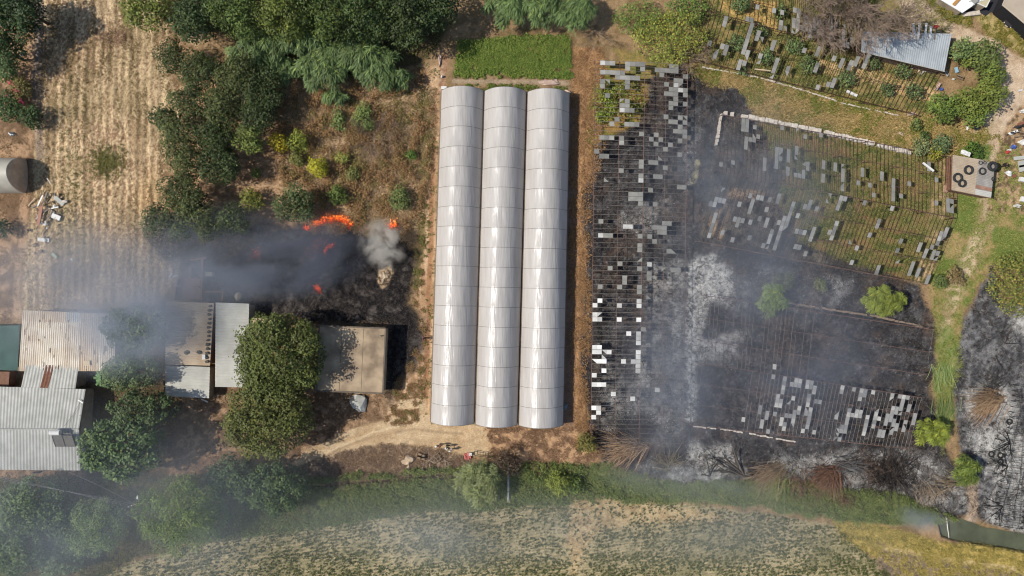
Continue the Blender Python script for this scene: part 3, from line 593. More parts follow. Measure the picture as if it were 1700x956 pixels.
def tunnel(label, tl, tr, br, bl, seed):
    ze, zr = 1.6, 4.2
    arch = lambda th: (1-abs(math.cos(th))**2.3)
    c = [W(*q, ze) for q in (tl, tr, br, bl)]
    base = sum(c, Vector())/4; base.z = 0
    t = thing('plastic_tunnel', label, 'greenhouse', base, 'plastic tunnels standing side by side')
    nb, sub, na = 17, 10, 28
    rnd = random.Random(seed); V = []; F = []
    ny_ = nb*sub+1
    sag = [rnd.uniform(.045, .10) for _ in range(nb+1)]
    for j in range(ny_):
        f = j/(ny_-1); a = c[0].lerp(c[3], f); b = c[1].lerp(c[2], f)
        k = (j % sub)/sub; s_ = sag[min(j//sub, nb-1)]*(math.sin(math.pi*k)**.7 if j % sub else 0)
        for i in range(na+1):
            th = math.pi*i/na; u = .5-.5*math.cos(th)
            p = a.lerp(b, u); zz = ze+(zr-ze)*arch(th)-s_*math.sin(th)
            wob = .014*math.sin(i*2.1+seed+j*.13)+.03*math.sin(i*.9+(j//sub)*2.3+seed)*math.sin(math.pi*k)+.02*math.sin(i*1.7+(j//sub)*4.1)*math.sin(math.pi*k)
            V.append((p.x, p.y, zz+wob*math.sin(th)))
    for j in range(ny_-1):
        for i in range(na):
            q = j*(na+1)+i; F.append((q, q+na+1, q+na+2, q+1))
    mesh_np('plastic_film', V, F, FILM, t, smooth=True)
    for e_, (p, q) in enumerate(((c[0], c[1]), (c[3], c[2]))):      # end walls: film hung from the first and the last hoop
        out = .02*(1 if e_ == 0 else -1); mb = MB(); arc = []
        for i in range(17):
            th = math.pi*i/16; r_ = p.lerp(q, .5-.5*math.cos(th)); arc.append((r_.x, r_.y+out, ze+(zr-ze)*arch(th)-.03))
        low = [(v[0], v[1], 0.0) for v in arc]
        n = len(arc); mb._add(arc+low, [(i, i+1, n+i+1, n+i) for i in range(n-1)]); mb.build('end_wall', FILM, t)
    for side, (p, q) in enumerate(((c[0], c[3]), (c[1], c[2]))):    # side walls
        off = Vector((-.015 if side == 0 else .015, 0, 0)); mb = MB()
        mb._add([p+off, q+off, Vector((q.x, q.y, 0))+off, Vector((p.x, p.y, 0))+off], [(0, 1, 2, 3)]); mb.build('side_wall', FILM, t)
    for k in range(nb+1):                                           # hoops pressed under the film
        f = k/nb; a = c[0].lerp(c[3], f); b = c[1].lerp(c[2], f)
        pts = []
        for i in range(19):
            th = math.pi*i/18; r_ = a.lerp(b, .5-.5*math.cos(th)); pts.append((r_.x, r_.y, ze+(zr-ze)*arch(th)+.012))
        MB().tube(pts, .032, 5).build('hoop', HOOP, t)
    MB().bar(c[0]+Vector((0, 0, .02)), c[3]+Vector((0, 0, .02)), .26, .10).build('gutter', GUT, t)
    return t, c
t1, c1_ = tunnel('white plastic tunnel, leftmost of the three, beside the sandy lane', (733, 150), (802.5, 150), (786.5, 703), (715, 700.5), 1)
t2, c2_ = tunnel('white plastic tunnel in the middle, between the two others', (804.5, 151), (873.5, 151.5), (858.5, 705.5), (789.5, 704), 4)
t3, c3_ = tunnel('white plastic tunnel, rightmost of the three, beside the dark trench', (876, 152.5), (945.5, 155), (934.5, 706), (861.5, 706), 9)
MB().bar(c3_[1]+Vector((.06, 0, .02)), c3_[2]+Vector((.06, 0, .02)), .12, .10).build('gutter', GUT, t3)
# ---------------------------------------------------------------- trees: tapered trunk, limbs, and a crown of single leaves set on uneven boughs
LEAF = attr_mat('leaf', .6, transl=.15, spec=.3)
BARK = mat('bark', C(104, 86, 68), .95, noise=(3, .4))
TWIG = attr_mat('twig', .95)
def leaf_quads(P, N, size, aspect, rs, droop=0.0, direct=None):
    """P centres, N facing directions -> one slightly folded diamond leaf each (4 verts, 1 quad)."""
    n = len(P); a = rs.normal(size=(n, 3)) if direct is None else direct+rs.normal(size=(n, 3))*.35
    a[:, 2] -= droop
    a -= N*(a*N).sum(1, keepdims=True); a /= np.linalg.norm(a, axis=1, keepdims=True)+1e-9
    b = np.cross(N, a); s = (size*rs.uniform(.6, 1.35, n))[:, None]
    V = np.stack([P-a*s*.5, P+b*s*.5/aspect, P+a*s*.5, P-b*s*.5/aspect], 1).reshape(-1, 3)
    return V, np.arange(4*n).reshape(n, 4)
def crown_arrays(rx, ry, z0, z1, rs, lobes, nleaf, size, aspect, col, colvar=.22, flat=.9, kind='broad', gap=.0):
    """boughs are uneven balls spread over the crown; leaves sit on and in them, facing mostly up and outward"""
    th = rs.uniform(0, 2*np.pi, lobes); rr = np.sqrt((np.arange(lobes)+rs.uniform(.2, .8, lobes))/lobes)*.78; th = np.arange(lobes)*2.39996+rs.uniform(-.5, .5, lobes); 
    L = np.stack([rr*np.cos(th)*rx, rr*np.sin(th)*ry, np.zeros(lobes)], 1)
    dome = np.sqrt(np.clip(1-rr**2, 0, 1)); H = z1-z0
    L[:, 2] = z0+H*(.30+.62*dome*rs.uniform(.55, 1.05, lobes))
    LR = np.minimum(rx, ry)*np.clip(1.5/np.sqrt(lobes), .24, .62)*rs.uniform(.75, 1.25, lobes)*(1.12-.3*rr)
    lc = rs.uniform(-1, 1, (lobes, 1))
    w = LR**2; k = rs.choice(lobes, nleaf, p=w/w.sum())
    d = rs.normal(size=(nleaf, 3)); d /= np.linalg.norm(d, axis=1, keepdims=True)
    d[:, 2] = np.where(d[:, 2] < -.35, -d[:, 2], d[:, 2])
    rad = LR[k][:, None]*(rs.uniform(.35, 1.0, (nleaf, 1))**.45)*(1+.25*np.sin(d[:, :1]*5+k[:, None])*np.cos(d[:, 1:2]*6+k[:, None]*2))
    P = L[k]+d*rad*np.array([1, 1, flat])
    nf = int(nleaf*.34)      # shaded inner foliage that closes the crown from below
    if nf and kind != 'spray':
        q = np.sqrt(rs.uniform(0, 1, nf))*.86; a_ = rs.uniform(0, 2*np.pi, nf)
        P[:nf] = np.stack([q*np.cos(a_)*rx, q*np.sin(a_)*ry, z0+H*(.22+.42*np.sqrt(1-q*q))*rs.uniform(.7, 1, nf)], 1)
    if kind == 'spray':      # long drooping strap leaves
        N = d*.5+np.array([0, 0, .9]); N += rs.normal(size=N.shape)*.25
        N /= np.linalg.norm(N, axis=1, keepdims=True)
        V, F = leaf_quads(P, N, size, aspect, rs, .35, direct=d*np.array([1, 1, .1])*1.3+np.array([-.35, -.75, 0]))
    else:
        N = d*.7+np.array([0, 0, .55])+rs.normal(size=(nleaf, 3))*.45; N /= np.linalg.norm(N, axis=1, keepdims=True)
        V, F = leaf_quads(P, N, size, aspect, rs, .15)
    c = np.array(col)[None]*(1+lc[k]*colvar*.9+rs.normal(size=(nleaf, 1))*colvar*.5).clip(.35, 1.9)
    yel = rs.uniform(0, 1, (nleaf, 1)); c = c*np.where(yel > .93, np.array([1.6, 1.35, .9]), 1.0)
    return V, F, np.repeat(c, 4, 0), L
def tree(px, py, rpx, h, kind, col, label, group=None, ry=None, name='tree', seed=None, dens=1.0, z0f=.22, cat='tree', leaf=None, lobes=None, colvar=.25):
    ry = ry or rpx; seed = seed if seed is not None else int(px*7+py*13)
    rs = np.random.RandomState(seed % 99991); zc = h*.6
    c = W(px, py, zc); base = Vector((c.x, c.y, 0)); t = thing(name, label, cat, base, group)
    k = (CAMH-zc)/CAMH*.1; rx, ryy = rpx*k, ry*k
    area = rx*ryy; size, asp = {'broad': (.36, 1.5), 'dense': (.30, 1.5), 'spray': (.95, 6.5), 'fine': (.24, 1.7), 'big': (.50, 1.35)}[kind]
    if leaf: size *= leaf
    nleaf = int(dens*area*{'broad': 185, 'dense': 260, 'spray': 100, 'fine': 260, 'big': 95}[kind]*(1/(leaf or 1))**1.5)
    lb = lobes or int(np.clip(area*1.1, 7, 46))
    V, F, cc, L = crown_arrays(rx, ryy, h*z0f, h, rs, lb, max(nleaf, 150), size, asp, np.array(C(*col, k=.92))*np.array([.92, .90, .74]), colvar, kind=kind)
    mesh_np('crown', V+np.array(base), F, LEAF, t, cols=cc)
    r0 = max(.06, h*.028); lean = Vector((rs.uniform(-.3, .3), rs.uniform(-.3, .3), 0))*h*.06
    MB().tube([base+Vector((0, 0, -.2)), base+lean*.4+Vector((0, 0, h*.2)), base+lean+Vector((0, 0, h*.45)), base+lean*1.4+Vector((0, 0, h*.7))], [r0*1.25, r0, r0*.7, r0*.3], 7).build('trunk', BARK, t)
    fork = base+lean*.6+Vector((0, 0, h*.28))
    for q in L[:min(6, len(L))]:
        e = base+Vector(q); m_ = fork.lerp(e, .5)+Vector((0, 0, h*.04))
        MB().tube([fork, m_, e], [r0*.6, r0*.4, r0*.12], 5).build('limb', BARK, t)
    return t
def bush(px, py, rpx, h, col, label, group=None, kind='dense', ry=None, name='shrub', **k):
    return tree(px, py, rpx, h, kind, col, label, group, ry=ry, name=name, z0f=.02, cat='shrub', **k)

DK = (84, 108, 62); DK2 = (92, 112, 70); OL = (126, 136, 76); CANE = (124, 152, 106); YL = (176, 164, 60); BR = (138, 164, 72); SM = (112, 132, 88)
G1 = 'dark citrus trees of the orchard'
orch = [(292, 98, 24, 'smallest dark orchard tree by the stubble field, alone at its upper corner'), (338, 125, 34, 'dark orchard tree at the upper end of the rows, under the canes'), (395, 128, 36, 'dark orchard tree below the green canes, second in the top row'), (440, 150, 32, 'dark orchard tree beside the dry thicket, right end of the top row'),
        (320, 172, 30, 'dark orchard tree on the left side of the second row'), (372, 182, 30, 'dark orchard tree in the middle of the second row'), (428, 192, 30, 'dark orchard tree on the right side of the second row, shading bare soil'),
        (276, 200, 20, 'small dark orchard tree leaning out over the stubble'), (302, 228, 30, 'dark orchard tree left of the third row, touching the stubble edge'), (360, 232, 30, 'dark orchard tree in the middle of the third row'), (415, 231, 25, 'round olive green orchard tree standing clear of its neighbours beside bare soil'),
        (312, 272, 28, 'dark orchard tree left of the fourth row'), (364, 274, 33, 'large dark orchard tree casting its shade on the bare soil strip'), (302, 322, 30, 'dark orchard tree on the fifth row above the smoke'), (326, 340, 24, 'dark orchard tree half veiled by thin smoke'), (264, 367, 24, 'small orchard tree poking out left into the stubble, in thin smoke'), (300, 372, 26, 'smoke veiled orchard tree at the scorched corner'), (350, 372, 26, 'browned orchard tree at the scorched edge'), (392, 366, 22, 'thin singed orchard tree between smoke and bare soil')]
for i, (x, y, r, lb) in enumerate(orch):
    tree(x, y, r*(1.18 if i != 10 else 1.0), 4.6+.05*r+(i % 3)*.3, 'dense', [(64, 78, 44), (72, 84, 48), (80, 90, 52)][i % 3] if i != 10 else (104, 118, 60), lb, G1, name='orchard_tree', colvar=.3)
G2 = 'tall dark trees along the upper edge'
for x, y, r, h, cl, lb in [(250, 12, 46, 9, (112, 122, 60), 'yellowish green tree at the upper edge by the stubble field'), (324, 30, 46, 9, (66, 84, 48), 'dark green tree at the upper edge, second from the stubble field'), (396, 18, 52, 11, (84, 102, 52), 'tall tree at the upper edge above the green canes'), (474, 20, 54, 12, (92, 104, 48), 'olive tinted tall tree at the upper edge'), (548, 26, 54, 12, (74, 90, 44), 'tall dark tree at the upper edge left of the deep shade'), (612, 22, 54, 12, (66, 84, 44), 'tall dark tree at the upper edge over the middle canes'), (672, 40, 46, 11, (66, 80, 46), 'tall tree beside the deep shade above the sandy lane'), (722, 12, 44, 10, (56, 74, 42), 'darkest tall tree right of the sandy lane')]:
    tree(x, y, r, h, 'broad', cl, lb, G2, name='tall_tree', colvar=.3)
G3 = 'windblown cane thickets'
for x, y, r, ry, h, lb in [(432, 84, 60, 44, 5.5, 'pale green cane clump under the tall trees, leftmost'), (500, 66, 52, 40, 5.5, 'pale green cane clump at the foot of the tall olive tree'), (536, 112, 58, 46, 5, 'large windswept cane clump bending over the dry thicket'), (604, 84, 56, 46, 5.5, 'windswept cane clump between two larger ones'), (632, 118, 50, 38, 4.5, 'cane clump leaning left over the dry thicket'), (663, 132, 28, 18, 3.5, 'low dark cane clump beside the sandy lane'), (556, 162, 26, 16, 2.6, 'small low cane clump lying over dry grass'), (470, 118, 28, 26, 4, 'dark cane clump between orchard and the large cane clump'),
                          (842, 16, 46, 34, 5, 'cane clump at the upper edge above the vegetable bed, left'), (900, 14, 42, 34, 5, 'cane clump at the upper edge above the vegetable bed, middle'), (958, 22, 42, 34, 5, 'cane clump at the upper edge above the vegetable bed, right')]:
    tree(x, y, r, h, 'spray', (100, 122, 78) if y > 60 or x > 800 else (82, 104, 64), lb, G3, ry=ry, name='cane_clump', z0f=.05, cat='cane', lobes=26, dens=1.25, colvar=.34)
G4 = 'bushes in the dry thicket'
for x, y, r, h, cl, lb in [(463, 238, 17, 2.8, (184, 168, 56), 'bright yellow bush beside the orchard'), (497, 236, 18, 2.6, (128, 138, 62), 'green yellow bush just right of the bright yellow one'), (494, 262, 14, 2.2, (110, 116, 62), 'dull green bush with a shaded foot under the green yellow one'), (528, 277, 19, 3, (166, 164, 52), 'round yellow green bush casting a shadow on dry grass'), (419, 333, 20, 2.8, (122, 130, 60), 'olive bush between two bare soil rows above the smoke'), (425, 288, 9, 1.6, (104, 120, 60), 'tiny green bush on bare soil'), (586, 290, 13, 1.8, (122, 126, 76), 'low grey green bush in the middle of the dry thicket'), (568, 262, 12, 1.4, (150, 156, 84), 'pale green low bush in the middle of the dry thicket'), (560, 326, 17, 2.4, (88, 106, 52), 'dark green bush next to the flames'), (605, 198, 22, 1.6, (116, 134, 80), 'flat grey green bush below the canes'), (562, 202, 16, 1.4, (112, 130, 78), 'flat grey green bush, left of a similar one, below the canes'), (663, 330, 20, 1.8, (108, 122, 76), 'grey green bush near the sandy lane above the small flames'), (684, 258, 9, 1.4, (80, 112, 48), 'small bright green bush at the thicket edge by the lane')]:
    bush(x, y, r, h, cl, lb, G4)
tree(491, 340, 34, 5.5, 'dense', (84, 98, 62), 'round dull olive tree just above the row of flames', name='olive_tree', dens=1.3)
# left edge
for x, y, r, h, cl, lb in [(16, 34, 52, 8, (70, 92, 56), 'large dark tree in the upper left corner'), (46, 20, 34, 8, (54, 72, 44), 'dark tree on the upper left edge touching the field path'), (14, 88, 34, 6, (74, 94, 60), 'dark tree on the left edge below the corner tree')]:
    tree(x, y, r, h, 'broad', cl, lb, 'trees of the left edge', name='tree', dens=1.2)
for x, y, r, h, cl, lb in [(10, 122, 18, 2.5, (88, 110, 60), 'green shrub by the left edge above the pink flowers'), (12, 180, 26, 3.2, (66, 92, 52), 'dark round shrub at the left edge below the pink flowers'), (52, 196, 20, 3, (62, 84, 48), 'dark shrub by the path left of the stubble field'), (34, 148, 20, 2, (118, 112, 66), 'brownish bush covered with pink flowers'), (6, 380, 16, 2.4, (60, 80, 56), 'dark shrub at the left edge below the round ended shed')]:
    t_ = bush(x, y, r, h, cl, lb, 'shrubs of the left edge')
    if 'pink' in lb and x == 34:
        rs = np.random.RandomState(5); n = 170; P = np.array(W(34, 150, 1.8))+rs.normal(size=(n, 3))*np.array([.8, 1.2, .15])
        cl4 = np.array([.9, 0, .0]); k = np.array([(-.6, .9), (.2, -.5), (.4, -.2), (-.9, -1.1), (1.3, -2.2)])[rs.randint(0, 5, n)]; P[:, :2] = np.array(W(36, 152))[:2]+k+rs.normal(size=(n, 2))*.22
        V, F = leaf_quads(P, np.tile(np.array([0, 0, 1.]), (n, 1)), .24, 1.2, rs); mesh_np('blossom', V, F, LEAF, t_, cols=np.tile(np.array(C(206, 70, 96)), (4*n, 1)))
# around the farm buildings
tree(228, 544, 64, 8.5, 'big', (88, 104, 76), 'large tree over the gap between the two rusty roofs, veiled in blue smoke', ry=44, name='tree', seed=41)
tree(218, 616, 56, 7.5, 'broad', (92, 110, 70), 'grey green tree between the barn roof and the small low roof', ry=40, name='tree', seed=42)
tree(206, 742, 78, 9.5, 'big', (88, 110, 74), 'broad walnut tree beside the corrugated house roof', ry=62, name='walnut_tree', seed=43, dens=1.15)
tree(240, 680, 62, 8, 'broad', (82, 100, 64), 'shaded tree between the walnut tree and the small low roof', ry=38, name='tree', seed=44)
tree(464, 592, 86, 10, 'broad', (92, 102, 54), 'tall olive green tree beside the flat concrete roof', ry=84, name='tall_tree', seed=45, dens=1.25)
tree(446, 692, 84, 9.5, 'broad', (98, 104, 58), 'yellowish olive tree at the start of the driveway, below its tall neighbour', ry=76, name='tall_tree', seed=46, dens=1.25)
G5 = 'smoke veiled trees along the lower left edge'
for i, (x, y, r, ry, h, cl, lb) in enumerate([(58, 838, 78, 54, 8, (96, 116, 78), 'smoke veiled tree below the house, under the power lines'), (24, 905, 66, 56, 8, (98, 118, 84), 'smoke veiled tree in the lower left corner'), (165, 872, 54, 54, 7, (122, 142, 98), 'pale feathery tree left of the lamp pole'), (302, 852, 86, 74, 9.5, (112, 130, 84), 'largest round tree of the lower left, right of the lamp pole'), (458, 810, 68, 50, 7, (78, 98, 62), 'dark tree at the left end of the ditch'), (388, 792, 52, 40, 6.5, (74, 92, 58), 'dark tree in the shade between the driveway tree and the ditch'), (100, 925, 48, 34, 5, (104, 122, 88), 'low smoky bushy tree on the lower edge'), (112, 866, 44, 40, 6, (84, 102, 70), 'dark smoky tree filling the gap left of the pale feathery tree')]):
    tree(x, y, r, h, 'fine' if i in (2, 3) else 'broad', cl, lb, G5, ry=ry, name='tree', seed=60+i)
tree(795, 800, 46, 5.5, 'spray', (126, 136, 98), 'grey green willowy tree over the ditch below the red sheet', ry=44, name='willow_tree', z0f=.1, seed=71, lobes=30, leaf=.6)
tree(840, 768, 26, 3.5, 'fine', (92, 76, 66), 'brown twiggy bush beside the pipe bridge, in the shade', name='dry_bush', ry=24, seed=72, cat='shrub')
for x, y, r, h, cl, lb in [(929, 802, 21, 2.8, (126, 138, 66), 'yellow green bush at the ditch below the rightmost tunnel'), (955, 806, 16, 2, (92, 112, 52), 'dark green bush right of the yellow green one at the ditch'), (974, 736, 18, 2.4, (112, 108, 60), 'olive brown bush at the lower left corner of the long glasshouse')]:
    bush(x, y, r, h, cl, lb, 'bushes along the ditch')
# on the burnt side
tree(1278, 496, 30, 3.6, 'spray', (130, 148, 104), 'smoke veiled grey green tree between the two lower glasshouses', ry=26, name='tree', z0f=.05, seed=81, leaf=.55)
tree(1302, 466, 22, 2.6, 'fine', (108, 112, 88), 'small thin tree above the smoke veiled one, on burnt ground', ry=16, name='tree', z0f=.05, seed=82)
bush(1362, 474, 12, 1.6, (112, 118, 84), 'small dusty shrub alone on burnt ground')
for x, y, r, ry, h, lb in [(1466, 500, 44, 27, 3.6, 'bright green feathery palm like tree beside the right glasshouse corner'), (1545, 718, 35, 26, 3.4, 'bright yellow green tree at the lower corner of the burnt out glasshouse'), (1602, 781, 27, 29, 3.2, 'bright green tree beside the white ash field')]:
    tree(x, y, r, h, 'spray', (124, 136, 60) if y < 760 else (104, 120, 60), lb, 'bright green survivors on burnt ground', ry=ry, name='feathery_tree', z0f=.05, leaf=.8, lobes=30, dens=1.5, colvar=.3)
G6 = 'leafy trees around the dirt road'
for i, (x, y, r, h, cl, lb) in enumerate([(1594, 84, 24, 4, (112, 132, 86), 'grey green tree touching the corner of the tin shed roof'), (1603, 104, 13, 3, (120, 136, 66), 'small light green tree right below the shed corner'), (1632, 92, 34, 4.5, (104, 118, 68), 'leafy tree on the inner bend of the dirt road'), (1642, 124, 30, 4.5, (106, 122, 62), 'leafy tree bulging into the dirt road'), (1638, 160, 33, 4.6, (112, 124, 60), 'yellowish leafy tree beside the dirt road'), (1604, 172, 31, 4.5, (112, 124, 60), 'leafy tree left of the yellowish roadside one'), (1564, 180, 33, 4.4, (104, 124, 62), 'darker leafy tree at the lower corner of the upper glasshouse'), (1618, 194, 24, 3.5, (118, 138, 70), 'leafy tree lowest of the roadside group')]):
    tree(x, y, r*.87, h, 'broad', cl, lb, G6, name='leafy_tree', seed=90+i, lobes=14)
G7 = 'shrubs growing inside the upper right glasshouse'
for x, y, r, h, lb in [(1318, 76, 15, 1.8, 'round grey green shrub in the glasshouse, upper of two under the bare tree'), (1342, 109, 15, 1.8, 'round grey green shrub in the middle of the glasshouse'), (1405, 131, 15, 1.8, 'dark round shrub below the tan path in the glasshouse'), (1222, 72, 15, 1.6, 'low dark shrub under white panes at the left of the glasshouse'), (1273, 96, 14, 1.6, 'low shrub left of the glasshouse middle'), (1262, 52, 12, 1.5, 'small shrub beside the golden floor of the glasshouse'), (1452, 106, 11, 1.6, 'small shrub at the shadowed edge of the tin shed'), (1498, 120, 14, 1.8, 'shrub in front of the tin shed'), (1517, 152, 15, 1.7, 'dark shrub at the right end of the glasshouse'), (1474, 148, 12, 1.4, 'low shrub below the tan path'), (1232, 118, 8, 1, 'tiny shrub at the lower rail'), (1295, 20, 12, 1.6, 'small dark shrub on the golden floor'), (1228, 8, 16, 2, 'dark shrub on the upper edge above the golden floor')]:
    bush(x, y, r, h, (104, 124, 84), lb, G7)
G8 = 'shrubs between the glasshouses and the tyre roof'
for x, y, r, h, cl, lb in [(1530, 244, 17, 2.2, (132, 142, 104), 'pale grey green shrub at the end of the stone wall'), (1562, 240, 16, 2.2, (98, 116, 84), 'blue green shrub above the tyre roof'), (1554, 256, 13, 1.6, (150, 152, 60), 'yellowish shrub under the blue green one'), (1536, 226, 9, 1.4, (84, 104, 62), 'small dark shrub above the pale one'), (1560, 468, 12, 1.4, (96, 110, 66), 'grey shrub at the lower right corner of the half burnt glasshouse'), (1520, 208, 10, 1.2, (106, 120, 72), 'small shrub on the dry verge'), (1616, 250, 16, 1.0, (84, 112, 52), 'flat green shrub above the tyre roof beside the road'), (1585, 458, 16, 1.4, (128, 112, 84), 'dry brown shrub on the grassy path')]:
    bush(x, y, r, h, cl, lb, G8)
# ivy covering the old structures: one heap of leaves on each spot
def ivy(px, py, rx, ry, h, col, label, name='ivy', seed=0, lobes=40, dens=1.0, col2=None):
    rs = np.random.RandomState(200+seed); c = W(px, py, h*.5); base = Vector((c.x, c.y, 0)); t = thing(name, label, 'climber', base)
    n = int(rx*ry*.01*95*dens); V, F, cc, L = crown_arrays(rx*.1, ry*.1, 0, h, rs, lobes, n, .26, 1.3, C(*col, k=1.0), .25, flat=.6)
    if col2 is not None:
        k = (rs.uniform(0, 1, n) < .35); cc[np.repeat(k, 4)] = np.array(C(*col2, k=1.0))
    mesh_np('foliage', V+np.array(base), F, LEAF, t, cols=cc)
    MB().tube([base+Vector((0, 0, -.1)), base+Vector((.2, .1, h*.3)), base+Vector((.1, -.2, h*.7))], [.09, .07, .04], 6).build('stem', BARK, t)
    return t
ivy(1112, 62, 72, 52, 3.2, (140, 140, 62), 'yellow green ivy mound above the long glasshouse', seed=1, lobes=60, dens=1.3, col2=(110, 128, 56))
ivy(1060, 30, 50, 34, 3.0, (104, 124, 58), 'darker green ivy mound at the upper edge beside the canes', seed=2)
ivy(1140, 16, 44, 28, 3.0, (96, 118, 54), 'dark green ivy mound on the upper edge left of the glasshouse', seed=3)
ivy(1040, 170, 38, 46, 2.0, (120, 128, 54), 'ivy growing through the upper left bay of the long glasshouse', seed=4, dens=.55, lobes=34, col2=(128, 98, 60))
ivy(1004, 172, 24, 44, 1.3, (118, 132, 52), 'low green ivy at the left foot of the long glasshouse', seed=5, dens=.9)
ivy(1692, 470, 62, 62, 3.0, (126, 122, 58), 'large olive brown ivy heap at the right edge', seed=6, lobes=60, dens=1.2, col2=(96, 112, 52))
# palm between the roofs
def palm(px, py, h, label):
    c = W(px, py, h); base = Vector((c.x, c.y, 0)); t = thing('palm_tree', label, 'palm', base); rs = np.random.RandomState(8)
    MB().tube([base+Vector((0, 0, -.1)), base+Vector((0, 0, h*.95))], [.16, .12], 8).build('trunk', BARK, t)
    for k in range(16):
        a = 2*math.pi*k/16+rs.uniform(-.1, .1); L_ = rs.uniform(1.3, 1.8); d = Vector((math.cos(a), math.sin(a), 0)); mb = MB()
        mb.col = C(120, 160, 96)
        n = Vector((-d.y, d.x, 0))
        for j in range(12):
            f = .25+.75*j/12; p = base+Vector((0, 0, h+.25*math.sin(f*2.2)-.5*f*f))+d*L_*f
            for sgn in (-1, 1):
                q = p+(n*sgn*.32+d*.28)*(1.1-f*.6)+Vector((0, 0, -.08)); mb._add([p, p+d*.07, q, q-d*.03], [(0, 1, 2, 3)])
        mb.build('frond', LEAF, t)
palm(172, 628, 4.2, 'small fan palm between the barn roof and the grey green tree')

# ---------------------------------------------------------------- bare and burnt wood
def branches(base, dirs, length, r0, depth, rs, up=.1, spread=.5, nseg=4, droop=0.0, kids=3):
    """returns list of (points, radii)"""
    out = []
    def grow(p, d, L_, r, lv):
        pts = [p.copy()]; rad = [r]
        for s in range(nseg):
            d = (d+Vector(rs.normal(0, .16, 3))+Vector((0, 0, up*.25-droop*.25*(s/nseg)))).normalized()
            p = p+d*L_/nseg; pts.append(p.copy()); rad.append(r*(1-.65*(s+1)/nseg))
        out.append((pts, rad))
        if lv > 0:
            for k in range(kids):
                i = rs.randint(1, nseg+1); sd_ = Vector(rs.normal(0, spread, 3)); sd_.z *= .5
                grow(pts[i], ((pts[i]-pts[i-1]).normalized()+sd_).normalized(), L_*rs.uniform(.5, .78), max(rad[i]*.7, .012), lv-1)
    for d in dirs: grow(Vector(base), Vector(d).normalized(), length*rs.uniform(.8, 1.1), r0, depth)
    return out
def bare_tree(px, py, h, dirs, length, depth, label, col, name='bare_tree', seed=1, r0=.16, rtw=.012, parts=True, up=.1, kids=3, spread=.5, droop=0, group=None, zb=0, cat='tree'):
    rs = np.random.RandomState(seed); base = W(px, py, zb); base.z = 0; t = thing(name, label, cat, base, group)
    if h > 0: MB().tube([base+Vector((0, 0, -.1)), base+Vector((.1, 0, h*.5)), base+Vector((0, .1, h))], [r0*1.8, r0*1.5, r0*1.2], 7).build('trunk', mat('dead bark '+name, C(*col), .95, noise=(4, .3)), t)
    br = branches(base+Vector((0, 0, max(h*.9, .12))), dirs, length, r0, depth, rs, up, spread, kids=kids, droop=droop)
    mm = mat('dead bark '+name, C(*col), .95, noise=(4, .3))
    nb = len(dirs); per = len(br)//nb
    for k in range(nb):
        mb = MB()
        for pts, rad in br[k*per:(k+1)*per]:
            pts = [Vector((p.x, p.y, max(p.z, .03))) for p in pts]
            mb.tube(pts, [max(r, rtw) for r in rad], 4 if rad[0] > .05 else 3, cap=False)
        mb.build('bough', mm, t)
    return t
def fan(a0, a1, n, z=.25): return [(math.cos(R(a0+(a1-a0)*i/(n-1))), math.sin(R(a0+(a1-a0)*i/(n-1))), z) for i in range(n)]
bare_tree(1448, 4, 3.2, fan(120, 330, 15, .35), 4.7, 4, 'large bare grey tree spreading over the tin shed and the glasshouse', (152, 132, 116), seed=3, r0=.13, kids=4, rtw=.022, spread=.42, up=.15, zb=4)
bare_tree(1385, 18, 3.0, fan(90, 300, 10, .35), 4.2, 4, 'second bare grey tree above the glasshouse, left of the large bare one', (144, 124, 108), seed=5, r0=.11, kids=4, rtw=.020, spread=.45, up=.15, zb=4)
bare_tree(622, 232, .8, fan(0, 340, 11, .35), 2.9, 3, 'bare grey bush with fine twigs in the middle of the dry thicket', (150, 128, 108), name='bare_bush', seed=6, r0=.05, kids=4, rtw=.014, cat='shrub')
bare_tree(985, 52, .8, fan(180, 340, 7, .3), 2.6, 3, 'bare grey bush right of the vegetable bed', (148, 128, 110), name='bare_bush', seed=7, r0=.05, kids=3, rtw=.014, cat='shrub')
bare_tree(1140, 92, 1.2, fan(150, 390, 8, .3), 2.4, 3, 'scorched grey bush at the top corner of the long glasshouse', (100, 94, 90), name='bare_bush', seed=8, r0=.05, kids=4, rtw=.014, cat='shrub')
# burnt reed tussocks: long stalks thrown out from the root
def reeds(px, py, n, L_, a0, a1, c1, c2, label, seed, name='burnt_reed_tussock', zt=1.2, w=.05, spread=1.2):
    rs = np.random.RandomState(seed); base = W(px, py); base.z = 0; t = thing(name, label, 'reed clump', base, 'scorched reed tussocks' if 'burnt' in name else 'green reed tussocks')
    groups = 3
    for g in range(groups):
        mb = MB(); V = []
        for k in range(n//groups):
            a = R(rs.uniform(a0, a1)); l = L_*rs.uniform(.45, 1.1); d = Vector((math.cos(a), math.sin(a), 0)); st = base+Vector((rs.normal(0, .8*spread), rs.normal(0, .55*spread), 0))
            zz = zt*rs.uniform(.3, 1.2); bend = rs.normal(0, .12)
            n_ = Vector((-d.y, d.x, 0))
            p = [st+d*l*f+n_*bend*l*f*f+Vector((0, 0, .05+zz*math.sin(min(f*1.9, 2.6)))) for f in (0, .35, .7, 1)]
            f = rs.uniform(0, 1); mb.col = tuple(np.array(C(*c1))*(1-f)+np.array(C(*c2))*f)
            mb.tube(p, [w, w*.8, w*.6, w*.3], 3, cap=False)
        mb.build('stalks', TWIG, t)
reeds(1058, 738, 300, 5.6, 145, 235, (96, 74, 60), (186, 158, 128), 'scorched tussock fanning left below the long glasshouse', 21)
reeds(1046, 728, 220, 4.4, 10, 150, (52, 46, 44), (96, 84, 76), 'black tussock fanning up into the long glasshouse', 22)
